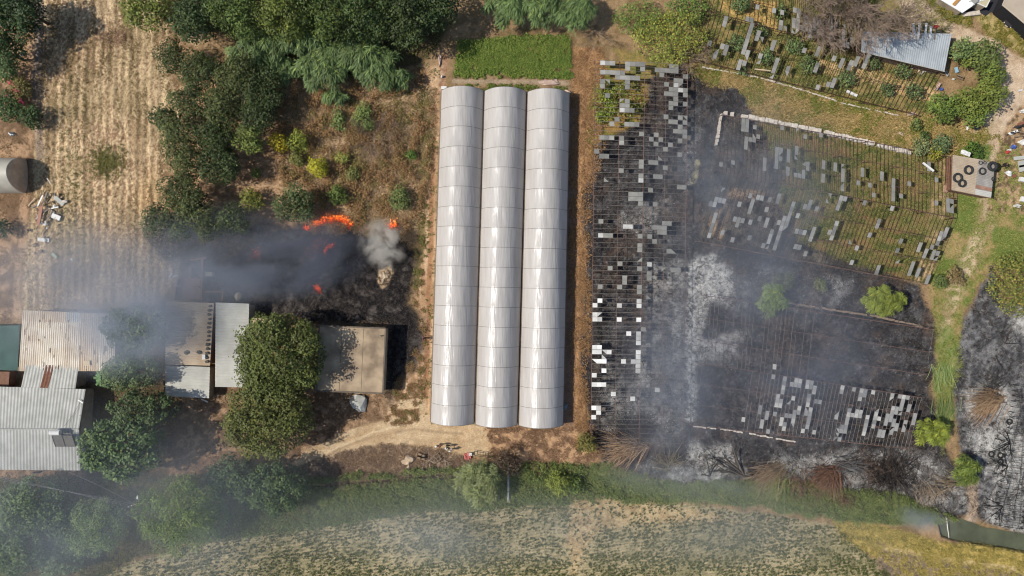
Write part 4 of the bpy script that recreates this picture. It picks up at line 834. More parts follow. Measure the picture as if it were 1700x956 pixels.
reeds(1110, 770, 90, 2.6, 20, 170, (110, 96, 80), (186, 170, 134), 'pale tussock right of the scorched ones by the ash', 23, zt=.8)
reeds(1290, 778, 180, 4.6, 175, 235, (110, 92, 76), (160, 140, 116), 'scorched tussock thrown left above the green band', 24)
reeds(1292, 790, 70, 5.4, 215, 262, (120, 128, 84), (156, 152, 104), 'long half green tussock drooping into the green band', 25, w=.045)
reeds(1380, 782, 320, 4.0, 170, 285, (78, 60, 52), (136, 102, 82), 'brown tussock below the burnt out glasshouse', 26)
reeds(1400, 770, 100, 3.6, 330, 385, (70, 68, 68), (120, 118, 116), 'grey ashy tussock fanning right beside the brown one', 27)
reeds(1480, 788, 330, 3.6, 20, 350, (38, 36, 36), (76, 68, 62), 'black thicket of charred stems below the burnt out glasshouse', 28, spread=2.4)
reeds(1400, 822, 60, 2.0, 180, 330, (80, 56, 46), (124, 86, 66), 'small brown tussock on the edge of the green band', 29)
reeds(1500, 756, 80, 2.0, 0, 360, (60, 54, 52), (116, 102, 92), 'thin charred stems at the lower edge of the burnt out glasshouse', 30, spread=3)
reeds(1585, 800, 60, 3.2, 150, 200, (140, 120, 98), (180, 160, 130), 'pale tussock pointing left beside the bright green tree', 31)
reeds(1652, 660, 240, 5.4, 165, 235, (96, 72, 58), (178, 150, 118), 'large brown tussock above the white ash field', 32)
reeds(1650, 640, 60, 2.4, 20, 160, (56, 54, 54), (96, 92, 90), 'black stems behind the large brown tussock', 33)
reeds(1562, 610, 60, 3.4, 240, 300, (104, 128, 70), (150, 160, 104), 'long green reeds lying down the grassy path', 34, name='reed_tussock', zt=.5)
reeds(1568, 690, 70, 3.2, 60, 120, (104, 128, 70), (150, 160, 104), 'green reeds pointing up the grassy path beside the burnt out glasshouse', 35, name='reed_tussock', zt=.5)
bare_tree(1236, 790, 0, [(-1, .9, .06), (-.6, 1, .1), (-1, .35, .05), (-.3, 1, .04), (1, -.25, .04), (1, .02, .03), (-.8, .1, .03)], 7.0, 2, 'fallen charred tree sprawling over white ash', (96, 90, 84), name='fallen_tree', seed=12, r0=.20, kids=3, rtw=.02, up=-.05, spread=.4)
bare_tree(1178, 790, 0, [(-.3, 1, .05), (.5, 1, .05), (-1, .5, .03)], 4.2, 2, 'short black fallen branches on the ash near the fallen tree', (66, 62, 60), name='fallen_branch', seed=13, r0=.12, kids=2, rtw=.018, up=-.05, cat='branch')
bare_tree(1090, 792, 0, [(-.9, -.4, .05), (.4, .9, .05)], 3.0, 1, 'single charred bough at the green band below the long glasshouse', (110, 100, 92), name='fallen_branch', seed=14, r0=.09, kids=2, rtw=.018, up=-.05, cat='branch')
bare_tree(1565, 856, 0, [(-1, .1, .06), (-.6, .5, .1), (.8, .2, .05), (-1, -.25, .04), (-.3, 1, .06)], 2.8, 2, 'white ash covered fallen tree top by the canal', (206, 202, 196), name='fallen_tree', seed=15, r0=.13, kids=3, rtw=.022, up=-.05)
bare_tree(1570, 858, 0, [(-.3, -1, .03)], 4.2, 0, 'straight white pole lying from the bank into the canal', (214, 206, 194), name='fallen_pole', seed=16, r0=.14, kids=0, rtw=.05, up=-.02, cat='pole')
bare_tree(1652, 590, 0, [(.5, -1, .02)], 5.5, 0, 'thin white branch lying on the dark burnt slope', (196, 190, 184), name='fallen_branch', seed=17, r0=.10, kids=0, rtw=.03, up=-.02, cat='branch')
bare_tree(1668, 570, 0, [(.9, -.1, .05), (.4, .9, .05), (-.4, .6, .04)], 2.0, 1, 'forked white branch on the burnt slope under the ivy heap', (190, 186, 180), name='fallen_branch', seed=18, r0=.09, kids=2, rtw=.025, up=-.02, cat='branch')
bare_tree(1676, 735, 0, fan(100, 260, 6, .1), 3.2, 2, 'charred branch pile on the white ash, upper', (48, 46, 46), name='charred_branch', seed=19, r0=.10, kids=3, rtw=.025, up=-.02, cat='branch')
bare_tree(1672, 774, 0, fan(120, 260, 5, .1), 2.6, 2, 'charred branch pile on the white ash beside the burnt tyres', (48, 46, 46), name='charred_branch', seed=20, r0=.09, kids=3, rtw=.025, up=-.02, cat='branch')
bare_tree(1664, 840, 0, fan(150, 230, 4, .1), 3.4, 1, 'charred boughs on the ash near the canal', (52, 50, 48), name='charred_branch', seed=23, r0=.10, kids=3, rtw=.025, up=-.02, cat='branch')
bare_tree(640, 188, 0, [(-1, .9, .1), (.6, -.5, .05)], 2.2, 1, 'pale dead branch lying in the dry thicket', (196, 168, 138), name='fallen_branch', seed=24, r0=.09, kids=1, rtw=.03, up=-.02, cat='branch')

reeds(1440, 772, 120, 2.6, 0, 360, (60, 50, 46), (120, 98, 82), 'mixed charred tussock between the brown tussock and the black thicket', 41, spread=2.0)
reeds(1330, 800, 120, 2.6, 180, 340, (84, 66, 56), (134, 110, 90), 'low scorched tussock left of the brown one, beside the green band', 42, spread=1.6)
reeds(1540, 812, 110, 2.4, 150, 300, (120, 104, 88), (160, 144, 124), 'pale thin tussock on the ash above the canal end', 43, spread=1.6)
# ---------------------------------------------------------------- what nobody could count: grass, straw, weeds, crops, char crumbs
AREA = PX.copy()
def scatter(mask, n, rs, thin=None):
    """random ground points (world x, y, z) weighted by a mask"""
    inx = np.where((ax > -40) & (ax < 1740))[0]; iny = np.where((ay > -40) & (ay < 1000))[0]
    sub = mask[np.ix_(iny, inx)].astype(np.float64); p = sub.ravel().clip(0, None); p /= p.sum()
    k = rs.choice(p.size, n, p=p); jy, jx = np.unravel_index(k, sub.shape)
    x = ax[inx][jx]+rs.uniform(-STEP/2, STEP/2, n); y = ay[iny][jy]+rs.uniform(-STEP/2, STEP/2, n)
    z = HZ[np.ix_(iny, inx)][jy, jx]
    return np.stack([(x-850)*.1, (478-y)*.1, z], 1), (iny[jy], inx[jx])
def tufts(name, mask, n, c1, c2, L_, w, seed, blades=3, lift=.6, label=None, follow=0.0, direction=None, kind='stuff'):
    rs = np.random.RandomState(seed); P, ij = scatter(mask, n, rs)
    P = np.repeat(P, blades, 0); m = len(P); a = rs.uniform(0, 2*np.pi, m)
    if direction is not None: a = R(direction)+rs.normal(0, .5, m)
    l = L_*rs.uniform(.5, 1.3, m); h = l*lift*rs.uniform(.4, 1.2, m)
    d = np.stack([np.cos(a)*l*.8, np.sin(a)*l*.8, h], 1); s = np.stack([-np.sin(a), np.cos(a), np.zeros(m)], 1)*(w*rs.uniform(.6, 1.4, m))[:, None]
    P = P+np.stack([rs.normal(0, L_*.25, m), rs.normal(0, L_*.25, m), np.full(m, -.02)], 1)
    V = np.stack([P-s, P+s, P+d*.6+s*.8+np.array([0, 0, .03]), P+d], 1).reshape(-1, 3)
    f = rs.uniform(0, 1, (m, 1)); c = np.array(C(*c1, k=.9))*(1-f)+np.array(C(*c2, k=.9))*f
    o = mesh_np(name, V, np.arange(4*m).reshape(m, 4), LEAFU, cols=np.repeat(c, 4, 0)); tag(o, label, kind=kind)
    return o
LEAFU = attr_mat('undergrowth', .8, transl=.18, spec=.15)
def weeds(name, mask, n, c1, c2, r, leaves, size, seed, h=.25, label=None):
    """low rosettes of leaves"""
    rs = np.random.RandomState(seed); P, ij = scatter(mask, n, rs); sc = rs.uniform(.6, 1.4, n)
    sc = np.repeat(sc, leaves); P = np.repeat(P, leaves, 0); m = len(P)
    P = P+np.stack([rs.normal(0, r*.5, m)*sc, rs.normal(0, r*.5, m)*sc, rs.uniform(.02, h, m)*sc], 1)
    N = rs.normal(size=(m, 3))*.45+np.array([0, 0, 1.]); N /= np.linalg.norm(N, axis=1, keepdims=True)
    V, F = leaf_quads(P, N, size, 1.5, rs, .1)
    f = np.repeat(rs.uniform(0, 1, (m//leaves, 1)), leaves, 0)*.7+rs.uniform(0, .3, (m, 1)); c = (np.array(C(*c1, k=.9))*(1-f)+np.array(C(*c2, k=.9))*f)*np.array([1.05, .90, .80])
    o = mesh_np(name, V, F, LEAFU, cols=np.repeat(c, 4, 0)); tag(o, label, kind='stuff'); return o
clump = contrast(fbm(PX/9, PY/9, 150, 3), .45, .62); clump2 = contrast(fbm(PX/20, PY/20, 152, 3), .45, .62)
tufts('straw', M['stubble']*(.3+straw), 22000, (222, 198, 156), (164, 136, 104), .28, .03, 1, 2, .5, 'pale straw lying in the stubble field')
tufts('dry_weeds', M['stubble']*contrast(fbm(PX/9, PY/80, 155, 3), .5, .65), 7000, (112, 92, 62), (150, 132, 84), .34, .03, 2, 3, .8, 'brown weeds along the stubble rows')
weeds('field_weeds', M['stubble']*(np.exp(-(((PX-178)/22)**2+((PY-268)/20)**2))*3+np.exp(-(((PX-120)/26)**2+((PY-330)/160)**2))*.3), 900, (92, 104, 60), (126, 128, 78), .3, 5, .2, 3, label='green weeds in the stubble field')
thick = M['drygrass']*(.15+clump)
tufts('dry_grass', thick, 26000, (214, 186, 146), (140, 114, 86), .55, .035, 4, 3, .7, 'tall dry grass of the thicket')
weeds('dry_brush', M['drygrass']*contrast(fbm(PX/13, PY/13, 171, 3), .50, .64), 3600, (104, 88, 64), (172, 146, 108), .5, 8, .24, 35, 1.1, 'tangled brown brush of the dry thicket')
weeds('brush_tops', M['drygrass']*contrast(fbm(PX/16, PY/16, 173, 3), .54, .66), 900, (96, 98, 58), (140, 136, 86), .5, 8, .24, 36, 1.0, 'dull green tops in the dry brush')
weeds('thicket_weeds', M['drygrass']*contrast(fbm(PX/22, PY/22, 77, 3), .56, .70), 1300, (108, 112, 62), (140, 130, 82), .3, 6, .2, 5, .4, 'green weeds in the dry thicket')
tufts('orchard_litter', M['orchard']*clump, 6000, (150, 116, 80), (110, 86, 60), .3, .03, 6, 2, .4, 'dry litter on the orchard soil')
laneweed = linemask([(700, 140), (702, 250), (704, 350), (690, 470), (704, 420)], 6, 4, 4)*clump+.25*linemask([(715, 170), (708, 400)], 3, 3)*clump2+.12*M['lane']*clump
weeds('lane_weeds', laneweed, 900, (92, 104, 58), (132, 134, 84), .25, 6, .2, 7, .3, 'low weeds along the sandy lane')
tufts('lane_grass', M['lane']*clump*(PX < 705), 5000, (176, 142, 102), (120, 94, 66), .35, .03, 8, 3, .5, 'dry grass beside the sandy lane')
vb = polymask([(758, 67), (802, 65), (945, 60), (948, 131), (880, 130), (757, 126)], 5, 3); vb2 = polymask([(752, 138), (940, 146), (940, 154), (752, 150)], 2, 1)
rowv = .25+contrast(.5+.5*np.sin((PX+PY*.02)/5.4*2*np.pi), .3, .7)
weeds('vegetable_plants', vb*rowv*(1-contrast(fbm(PX/10, PY/10, 158, 3), .62, .72)), 5200, (70, 110, 46), (140, 160, 84), .26, 7, .24, 9, .4, 'leafy vegetable rows of the garden bed')
weeds('vegetable_strip', vb2*clump, 500, (78, 108, 48), (122, 138, 72), .26, 6, .2, 10, .3, 'thin row of plants along the tunnel ends')
tufts('rusty_grass', M['rust']*(.2+clump), 9000, (196, 158, 112), (140, 104, 74), .45, .03, 11, 3, .7, 'rust coloured dry grass beside the tunnels')
tufts('rusty_brush', M['redsoil']*clump, 4500, (172, 138, 106), (108, 84, 66), .4, .03, 12, 3, .5, 'reddish brush on the soil below the tunnels')
gB = M['floorB']*contrast(fbm(PX/12, PY/8, 93, 4)*-1+1, .40, .60)
tufts('glasshouse_grass', (M['floorB']*(.3+gB)+M['floorC']*(.25+clump)*(1-M['burnR'])), 24000, (98, 112, 54), (158, 146, 92), .38, .03, 13, 3, .7, 'grass on the glasshouse floors')
tufts('verge_grass', M['verge']*(.3+clump)*(1-M['burnR']), 14000, (206, 178, 122), (128, 112, 66), .5, .03, 14, 3, .7, 'golden dry grass of the verge')
weeds('verge_weeds', M['verge']*clump2*(1-M['burnR']), 2200, (92, 116, 48), (128, 136, 66), .28, 6, .2, 15, .3, 'green weeds of the verge')
tufts('meadow_grass', M['meadow']*(.2+clump), 11000, (108, 128, 56), (156, 150, 90), .38, .03, 16, 3, .6, 'grass beside the sandy path on the right')
roadedge = linemask([(1535, -10), (1575, 22), (1602, 34)], 10, 4, 4)+polymask([(1622, 34), (1640, 26), (1700, 66), (1700, 92), (1640, 62)], 5, 3)*.8+linemask([(1590, 225), (1650, 235)], 8, 5, 5)
weeds('roadside_weeds', roadedge*clump, 800, (96, 112, 52), (150, 144, 76), .28, 6, .2, 17, .4, 'weeds beside the dirt road')
band = M['greenband']*(1-M['ditch'])
weeds('bank_weeds', band*(.25+contrast(fbm(PX/14, PY/8, 161, 3), .42, .60)), 15000, (74, 100, 54), (128, 144, 88), .32, 7, .25, 18, .7, 'dense weeds on the ditch banks')
tufts('bank_reeds', band*contrast(fbm(PX/16, PY/10, 163, 3), .5, .64)*(PX > 980), 9000, (112, 136, 76), (164, 166, 104), .7, .03, 19, 3, 1.0, 'green reeds along the canal bank', direction=265)
tufts('bank_litter', M['bank']*(.3+clump), 9000, (176, 150, 126), (96, 76, 60), .4, .028, 20, 3, .5, 'dry brush on the bank below the driveway')
cropm = M['crop']*(.25+sstep(.25, .75, cr))*(1-.75*contrast(fbm(PX/26, PY/12, 165, 4), .50, .66))*(1-.6*polymask([(945, 822), (1140, 848), (1240, 862), (1000, 876), (965, 960), (940, 900)], 9, 6))
weeds('crop_plants', cropm, 13500, (60, 76, 46), (108, 120, 74), .17, 6, .20, 21, .28, 'rows of small crop plants in the lower field')
tufts('crop_stalks', M['crop'], 8000, (206, 184, 140), (140, 120, 84), .26, .025, 22, 2, .5, 'dry stalks between the crop plants')
tufts('golden_grass', M['gold']*(.3+clump)*(1-M['canal']), 9000, (206, 184, 108), (130, 122, 60), .45, .03, 23, 3, .7, 'golden grass along the canal')
tufts('yard_litter', (M['yard']+M['litterM']*.6)*clump*(1-M['driveway']), 12000, (150, 120, 90), (84, 66, 50), .32, .03, 24, 3, .4, 'dry litter of the farm yard')
tufts('left_litter', M['left']*clump, 5000, (176, 146, 112), (96, 80, 58), .32, .03, 25, 3, .5, 'dry grass at the left edge')
charm = (M['burnR']+M['burnL']*1.0+M['burnE']*.8).clip(0, 1)*(1-ash*.75)
tufts('charred_grass', charm*(.2+clump), 36000, (30, 28, 28), (92, 84, 78), .45, .026, 26, 3, .8, 'charred grass stalks on the burnt ground')
tufts('fallen_stems', charm*(.3+clump2), 9000, (36, 34, 34), (120, 110, 100), 1.3, .028, 31, 1, .08, 'charred stems lying on the burnt ground')
tufts('pale_stems', ash*(.3+clump), 3500, (60, 58, 56), (150, 144, 138), 1.1, .03, 32, 1, .08, 'sooty stems lying on the ash')
tufts('bank_straw', M['greenband']*(PY > 815)*clump2+M['greenband']*.1, 5000, (170, 164, 112), (120, 128, 74), .5, .03, 33, 3, .6, 'pale grass tips on the ditch bank')
tufts('ash_flakes', ash*charm.clip(.1, 1)+ash*.5, 9000, (206, 204, 200), (120, 116, 112), .22, .03, 27, 2, .3, 'pale ash flakes')
weeds('litter_weeds', (M['litterT']*.5+M['litterB']), 9000, (74, 88, 48), (112, 112, 66), .4, 6, .26, 28, .8, 'undergrowth below the trees')
# ---------------------------------------------------------------- buildings
TIN = mat('grey fibre cement', C(188, 187, 179), .8, noise=(.7, .22, C(168, 167, 158)))
TINW = mat('pale tin', C(196, 194, 184), .75, noise=(.5, .2, C(178, 176, 166)))
TINR = mat('sun bleached rusty tin', C(222, 210, 190), .75, noise=(.35, .3, C(186, 166, 142)))
TINT = mat('tan tin', C(212, 190, 160), .8, noise=(.5, .3, C(186, 162, 134)))
RSTR = mat('rust stain', C(128, 86, 66), .9, noise=(2.5, .3))
PLAST = mat('lime plaster', C(176, 160, 138), .9, noise=(1.2, .3))
BRICK = mat('red brick', C(140, 104, 84), .9, noise=(2.5, .35))
CONC = mat('old concrete', C(190, 168, 138), .9, noise=(.38, .3, C(132, 114, 94)), bump=(6, .3, .03))
WHITE = mat('white paint', C(228, 226, 220), .5, noise=(2, .12))
STONE = mat('pale stone', C(226, 214, 198), .9, noise=(2.2, .35))
BLACKR = mat('black rubber', C(52, 52, 52), .8, noise=(3, .3))
WOOD = mat('weathered wood', C(150, 128, 104), .9, noise=(3, .35))
DARKM = mat('dark opening', C(34, 34, 36), .7)
BLUE = mat('blue plastic', C(70, 92, 160), .5)
RED = mat('red plastic', C(176, 66, 60), .6)

def corr(name, q, period, amp, material, parent, along=0, thick=.05, wob=0):
    """corrugated sheet over the quad q (four world points tl,tr,br,bl); ribs run tl->bl when along=0, tl->tr when along=1"""
    tl, tr, br, bl = [Vector(p) for p in q]
    if along: tl, tr, br, bl = tl, bl, br, tr
    Wd = ((tr-tl).length+(br-bl).length)/2; n = max(4, int(Wd/period*6)); m = max(2, int(((bl-tl).length)/1.5))
    V = []; F = []
    for j in range(m+1):
        for i in range(n+1):
            u = i/n; p = tl.lerp(tr, u).lerp(bl.lerp(br, u), j/m)
            V.append((p.x, p.y, p.z+amp*math.sin(u*Wd/period*2*math.pi)+wob*math.sin(u*9+j*1.7)*math.sin(u*23+j)))
    for j in range(m):
        for i in range(n): a = j*(n+1)+i; F.append((a, a+n+1, a+n+2, a+1) if not along else (a, a+1, a+n+2, a+n+1))
    k = len(V); V += [(x, y, z-thick) for x, y, z in V]; F += [f[::-1] for f in [tuple(i+k for i in f) for f in F]]
    edge = [i for i in range(n+1)]+[j*(n+1)+n for j in range(1, m+1)]+[m*(n+1)+i for i in range(n-1, -1, -1)]+[j*(n+1) for j in range(m-1, 0, -1)]
    F += [(edge[i], edge[(i+1) % len(edge)], edge[(i+1) % len(edge)]+k, edge[i]+k) for i in range(len(edge))]
    mb = MB(); mb._add(V, F); return mb.build(name, material, parent, smooth=False)
def lerp4(q, u, v): return q[0].lerp(q[1], u).lerp(q[3].lerp(q[2], u), v)
def walls(q, inset, material, parent, name='wall', down=.12):
    c = sum(q, Vector())/4; n = 4
    for i in range(4):
        a, b = q[i], q[(i+1) % 4]; a2 = a.lerp(c, inset); b2 = b.lerp(c, inset); d = (b2-a2).normalized(); o = Vector((-d.y, d.x, 0))*.2
        a3, b3 = a2+d*.1, b2-d*.1
        pts = [a3, b3, b3+o, a3+o] if (c-a2).dot(o) > 0 else [a3, b3, b3-o, a3-o]
        MB().prism([(p.x, p.y) for p in pts], -.1, [a3.z-down, b3.z-down, b3.z-down, a3.z-down]).build(name, material, parent)
def win(a, b, f, z, w, h, parent, name='window', out=.03):
    """window on the wall line a->b at fraction f"""
    a = Vector(a); b = Vector(b); d = (b-a).normalized(); p = a.lerp(b, f)
    o = MB().box((p.x, p.y, z), (w, .12, h), math.atan2(d.y, d.x)).build(name, DARKM, parent)
    fr = MB(); fr.box((p.x, p.y, z-h/2-.04), (w+.1, .22, .06), math.atan2(d.y, d.x)); fr.build('sill', PLAST, o)
    return o
def base_of(q): b = sum(q, Vector())/4; b.z = 0; return b
# house with the corrugated roof, running out of the picture on the left
q_up = [W(-60, 640, 3.0), W(142, 646, 3.0), W(131, 712, 4.1), W(-60, 712, 4.1)]
q_lo = [W(-60, 712, 4.1), W(131, 712, 4.1), W(133, 781, 3.0), W(-60, 779, 3.0)]
q_st = [W(43, 605, 2.75), W(130.5, 607, 2.75), W(125, 645, 2.95), W(35, 643, 2.95)]
hs = thing('farm_house', 'low house with a grey corrugated gable roof and a rust streaked extension', 'house', base_of([q_up[0], q_up[1], q_lo[2], q_lo[3]]))
r_ = corr('roof_slope', q_up, .52, .030, TIN, hs); corr('roof_slope', q_lo, .52, .030, TIN, hs)
corr('extension_roof', q_st, .52, .030, TIN, hs)
MB().tube([q_up[3]+Vector((0, 0, .05)), q_up[2]+Vector((0, 0, .05))], .10, 8).build('ridge_cap', TIN, hs)
u0, u1 = .38, .53
rst = [lerp4(q_st, u0, 0), lerp4(q_st, u1, 0), lerp4(q_st, u1-.03, 1), lerp4(q_st, u0-.03, 1)]
corr('rust_streak', [p+Vector((0, 0, .025)) for p in rst], .52, .030, RSTR, hs)
walls([q_up[0], q_up[1], q_lo[2], q_lo[3]], .04, PLAST, hs); walls(q_st, .05, PLAST, hs)
for f in (.3, .7): win(W(141, 650, 0)+Vector((-.5, 0, 0)), W(132, 775, 0)+Vector((-.3, 0, 0)), f, 1.5, 1.1, 1.0, hs)
win(W(10, 781), W(130, 781), .5, 1.2, 1.0, 1.0, hs)
# solar heater and antenna on the roof
zt = 4.5
sh = thing('solar_water_heater', 'solar water heater with a white tank and two panels on the house roof', 'water heater', W(104, 726, 3.8))
ta, tb = W(83, 720, 5.3), W(131, 720, 5.3)
MB().tube([W(83.5, 718, 5.2), W(100, 718, 5.2)], .42, 14).build('tank', WHITE, sh, smooth=False)
PANEL = mat('collector glass', C(120, 116, 108), .25, spec=.5, noise=(1, .2)); FR = mat('dark frame', C(60, 60, 62), .6)
for x0, x1 in ((86, 103), (102.5, 119.5)):
    a, b, c, d = W(x0, 723, 5.0), W(x1, 723, 5.0), W(x1+6, 741, 3.75), W(x0+6, 741, 3.75)
    p_ = MB()._add([a, b, c, d]+[v-Vector((0, 0, .10)) for v in (a, b, c, d)], [(3, 2, 1, 0), (4, 5, 6, 7), (0, 1, 5, 4), (1, 2, 6, 5), (2, 3, 7, 6), (3, 0, 4, 7)]).build('panel', PANEL, sh)
    f_ = MB()
    for s, e in ((a, b), (b, c), (c, d), (d, a)): f_.bar(s+Vector((0, 0, .02)), e+Vector((0, 0, .02)), .07, .06)
    f_.build('frame', FR, p_)
st = MB()
for x in (88, 104, 120): st.bar(W(x, 722, 5.0), W(x, 722, 3.9), .06); st.bar(W(x, 722, 5.0), W(x+5, 741, 3.7), .06)
st.bar(W(86, 721, 4.9), W(121, 721, 4.9), .07); st.build('stand', FR, sh)
an = thing('roof_antenna', 'thin antenna with a white arm at the right corner of the house roof', 'antenna', W(128, 690, 3.6))
MB().tube([W(132, 690, 3.5), W(132, 690, 4.9)], .03, 6).build('mast', FR, an); MB().bar(W(130, 664, 3.6), W(138, 669, 3.7), .16, .06).build('arm', WHITE, an)
cb = MB()
for x in (106, 118): cb.tube([W(133, 668, 3.7), W(120, 690, 3.9), W(x, 708, 4.3)], .02, 4)
cb.build('guy_wire', FR, an)
# barn with the bleached roof
q = [W(38, 515, 3.2), W(192, 521, 3.2), W(190, 616, 2.7), W(31, 616, 2.7)]
bn = thing('barn', 'wide barn with a sun bleached rusty tin roof above the grey house', 'barn', base_of(q))
for i, (u0, u1, v0, v1, mt, dz) in enumerate([(0, .18, 0, 1, TINR, 0), (.18, .47, .18, 1, mat('limed tin', C(228, 218, 200), .7, noise=(.5, .2, C(206, 188, 160))), .03), (.18, .47, 0, .19, TINT, .0), (.47, .63, .16, 1, TINR, .05), (.47, .63, 0, .17, TIN, .01), (.63, .82, 0, 1, TINT, .02), (.82, 1, 0, 1, TINR, 0)]):
    qq = [lerp4(q, u0, v0), lerp4(q, u1, v0), lerp4(q, u1, v1), lerp4(q, u0, v1)]
    corr('roof_sheet', [p+Vector((0, 0, dz)) for p in qq], .34, .03, mt, bn, wob=.02)
walls(q, .04, BRICK, bn)
rs = random.Random(4); st = MB()
for k in range(46):
    u, v = rs.uniform(.02, .98), rs.uniform(.05, .95); a = lerp4(q, u, v)+Vector((0, 0, .10)); b = lerp4(q, u, min(v+rs.uniform(.03, .09), 1))+Vector((0, 0, .10)); st.bar(a, b, rs.uniform(.04, .12), .015)
st.build('rust_patches', mat('dark rust', C(120, 98, 80), .9), bn)
p = lerp4(q, .70, .86)
tag(MB().box(p+Vector((.3, 0, .2)), (.9, .8, .12), .05).build('tan_board', mat('tan board', C(206, 184, 148), .8)), 'square tan board lying on the barn roof', 'board')
q = [W(-60, 541, 2.4), W(33, 540, 2.4), W(29, 615, 2.2), W(-60, 613, 2.2)]
gs = thing('shade_net_shelter', 'blue green net shelter at the left edge beside the barn', 'shelter', base_of(q))
GN = mat('green net', C(70, 98, 90), .9, noise=(.6, .2)); V = []; F = []
for j in range(13):
    for i in range(13):
        pp = lerp4(q, i/12, j/12); V.append((pp.x, pp.y, pp.z+.10*math.sin(i*1.1)*math.sin(j*.9)))
for j in range(12):
    for i in range(12): a = j*13+i; F.append((a, a+13, a+14, a+1))
mesh_np('net', V, F, GN, gs, smooth=True)
for u in (0, .5, 1):
    for v in (0, 1): pp = lerp4(q, u, v); MB().bar((pp.x, pp.y, -.1), (pp.x, pp.y, pp.z-.05), .1).build('post', WOOD, gs)
q = [W(-60, 616, 1.6), W(16, 617, 1.6), W(14, 641, 1.6), W(-60, 641, 1.6)]
br_ = thing('brick_lean_to', 'small red brown brick lean-to between the net shelter and the house', 'outbuilding', base_of(q))
MB().prism([(v.x, v.y) for v in q], 0, 1.6).build('wall', BRICK, br_)
# small low-roofed buildings in a row
def shed(label, q, mt, period, along, wmat=PLAST, name='outbuilding', amp=.035, wob=.01, cat='outbuilding', rn='roof'):
    t = thing(name, label, cat, base_of(q)); corr(rn, q, period, amp, mt, t, along=along, wob=wob); walls(q, .04, wmat, t)
    MB().box(((q[3].x+q[2].x)/2, (q[3].y+q[2].y)/2+.28, .95), (.9, .1, 1.9)).build('door', WOOD, t); return t
q3 = [W(276, 500, 3.0), W(355, 503, 3.0), W(348.5, 607, 2.7), W(274, 605, 2.7)]
shed('narrow building with a tan tin roof weighted along its right side', q3, TINT, .40, 1, BRICK)
q4 = [W(358, 502, 3.0), W(413.5, 504, 3.0), W(411, 643, 2.6), W(357, 642, 2.6)]
shed('long building with a smooth pale grey roof next to the weighted tan roof', q4, TINW, .52, 1)
q5 = [W(275, 606.5, 2.3), W(348.5, 609, 2.3), W(347, 661, 2.1), W(274, 658, 2.1)]
shed('small building with a white ribbed roof half covered by tree shade', q5, TINW, .52, 1)
q6 = [W(414.5, 528, 2.5), W(452, 528.5, 2.5), W(452, 577, 2.4), W(413, 577, 2.4)]
shed('low tan roofed shed half hidden below the olive tree', q6, TINT, .40, 1)
ws = random.Random(9)
first = None
for k in range(14):
    pp = lerp4(q3, .935+ws.uniform(-.01, .01), .05+k*.068); r = ws.uniform(.22, .34)
    o = MB().blob((0, 0, 0), (r*1.15, r*.8, r*.6), seed=k, sub=2, rough=.35).build('roof_weight', mat('roof stone', C(104, 100, 92), .9, noise=(3, .3)))
    o.location = pp+Vector((0, 0, .12)); tag(o, 'dark stone on the right side of the tan roof, %s of its row' % ['topmost', 'second from top', 'third from top', 'fourth from top', 'fifth from top', 'sixth from top', 'upper middle one', 'lower middle one', 'sixth from bottom', 'fifth from bottom', 'fourth from bottom', 'third from bottom', 'second from bottom', 'lowest'][k], 'stone', 'stones weighing down the tan roof')
pp = lerp4(q3, .87, .86); tag(MB().box(pp+Vector((0, 0, .2)), (.5, .8, .35), .05).build('white_crate', WHITE), 'white crate at the lower right end of the weighted tan roof', 'crate')
for u, v, lb in ((.48, .80, 'lump of dark rubble in the middle of the tan roof'), (.75, .79, 'lump of dark rubble beside the white crate on the tan roof')):
    pp = lerp4(q3, u, v); tag(MB().blob(pp+Vector((0, 0, .1)), (.45, .3, .16), seed=int(u*50), rough=.5).build('rubble_lump', mat('roof stone')), lb, 'rubble')
# flat concrete roof
q7 = [W(530, 540.5, 3.2), W(640, 545, 3.2), W(635.5, 653, 3.2), W(526, 648.5, 3.2)]
fr_ = thing('flat_roofed_building', 'flat roofed concrete building beside the burnt patch, half in tree shade', 'building', base_of(q7))
MB().prism([(v.x, v.y) for v in q7], 3.0, 3.2).build('roof_slab', CONC, fr_)
pm_ = MB()
for i in range(4): pm_.bar(q7[i]+Vector((0, 0, .06)), q7[(i+1) % 4]+Vector((0, 0, .06)), .22, .12)
pm_.build('parapet', mat('parapet', C(120, 108, 94), .9, noise=(1.5, .3)), fr_)
walls([p-Vector((0, 0, .12)) for p in q7], .02, PLAST, fr_)
for k_ in (.34, .67):
    MB().bar(lerp4(q7, k_, .02)+Vector((0, 0, .006)), lerp4(q7, k_, .98)+Vector((0, 0, .006)), .05, .012).build('roof_seam', mat('tar seam', C(104, 92, 80), .9), fr_)
MB().tube([lerp4(q7, .93, .12)+Vector((0, 0, .0)), lerp4(q7, .93, .12)+Vector((0, 0, .5))], .09, 8).build('vent_pipe', mat('grey vent', C(150, 146, 140), .7), fr_)
win(W(640, 548), W(636, 650), .35, 1.6, 1.1, 1.1, fr_); win(W(640, 548), W(636, 650), .7, 1.6, 1.1, 1.1, fr_)
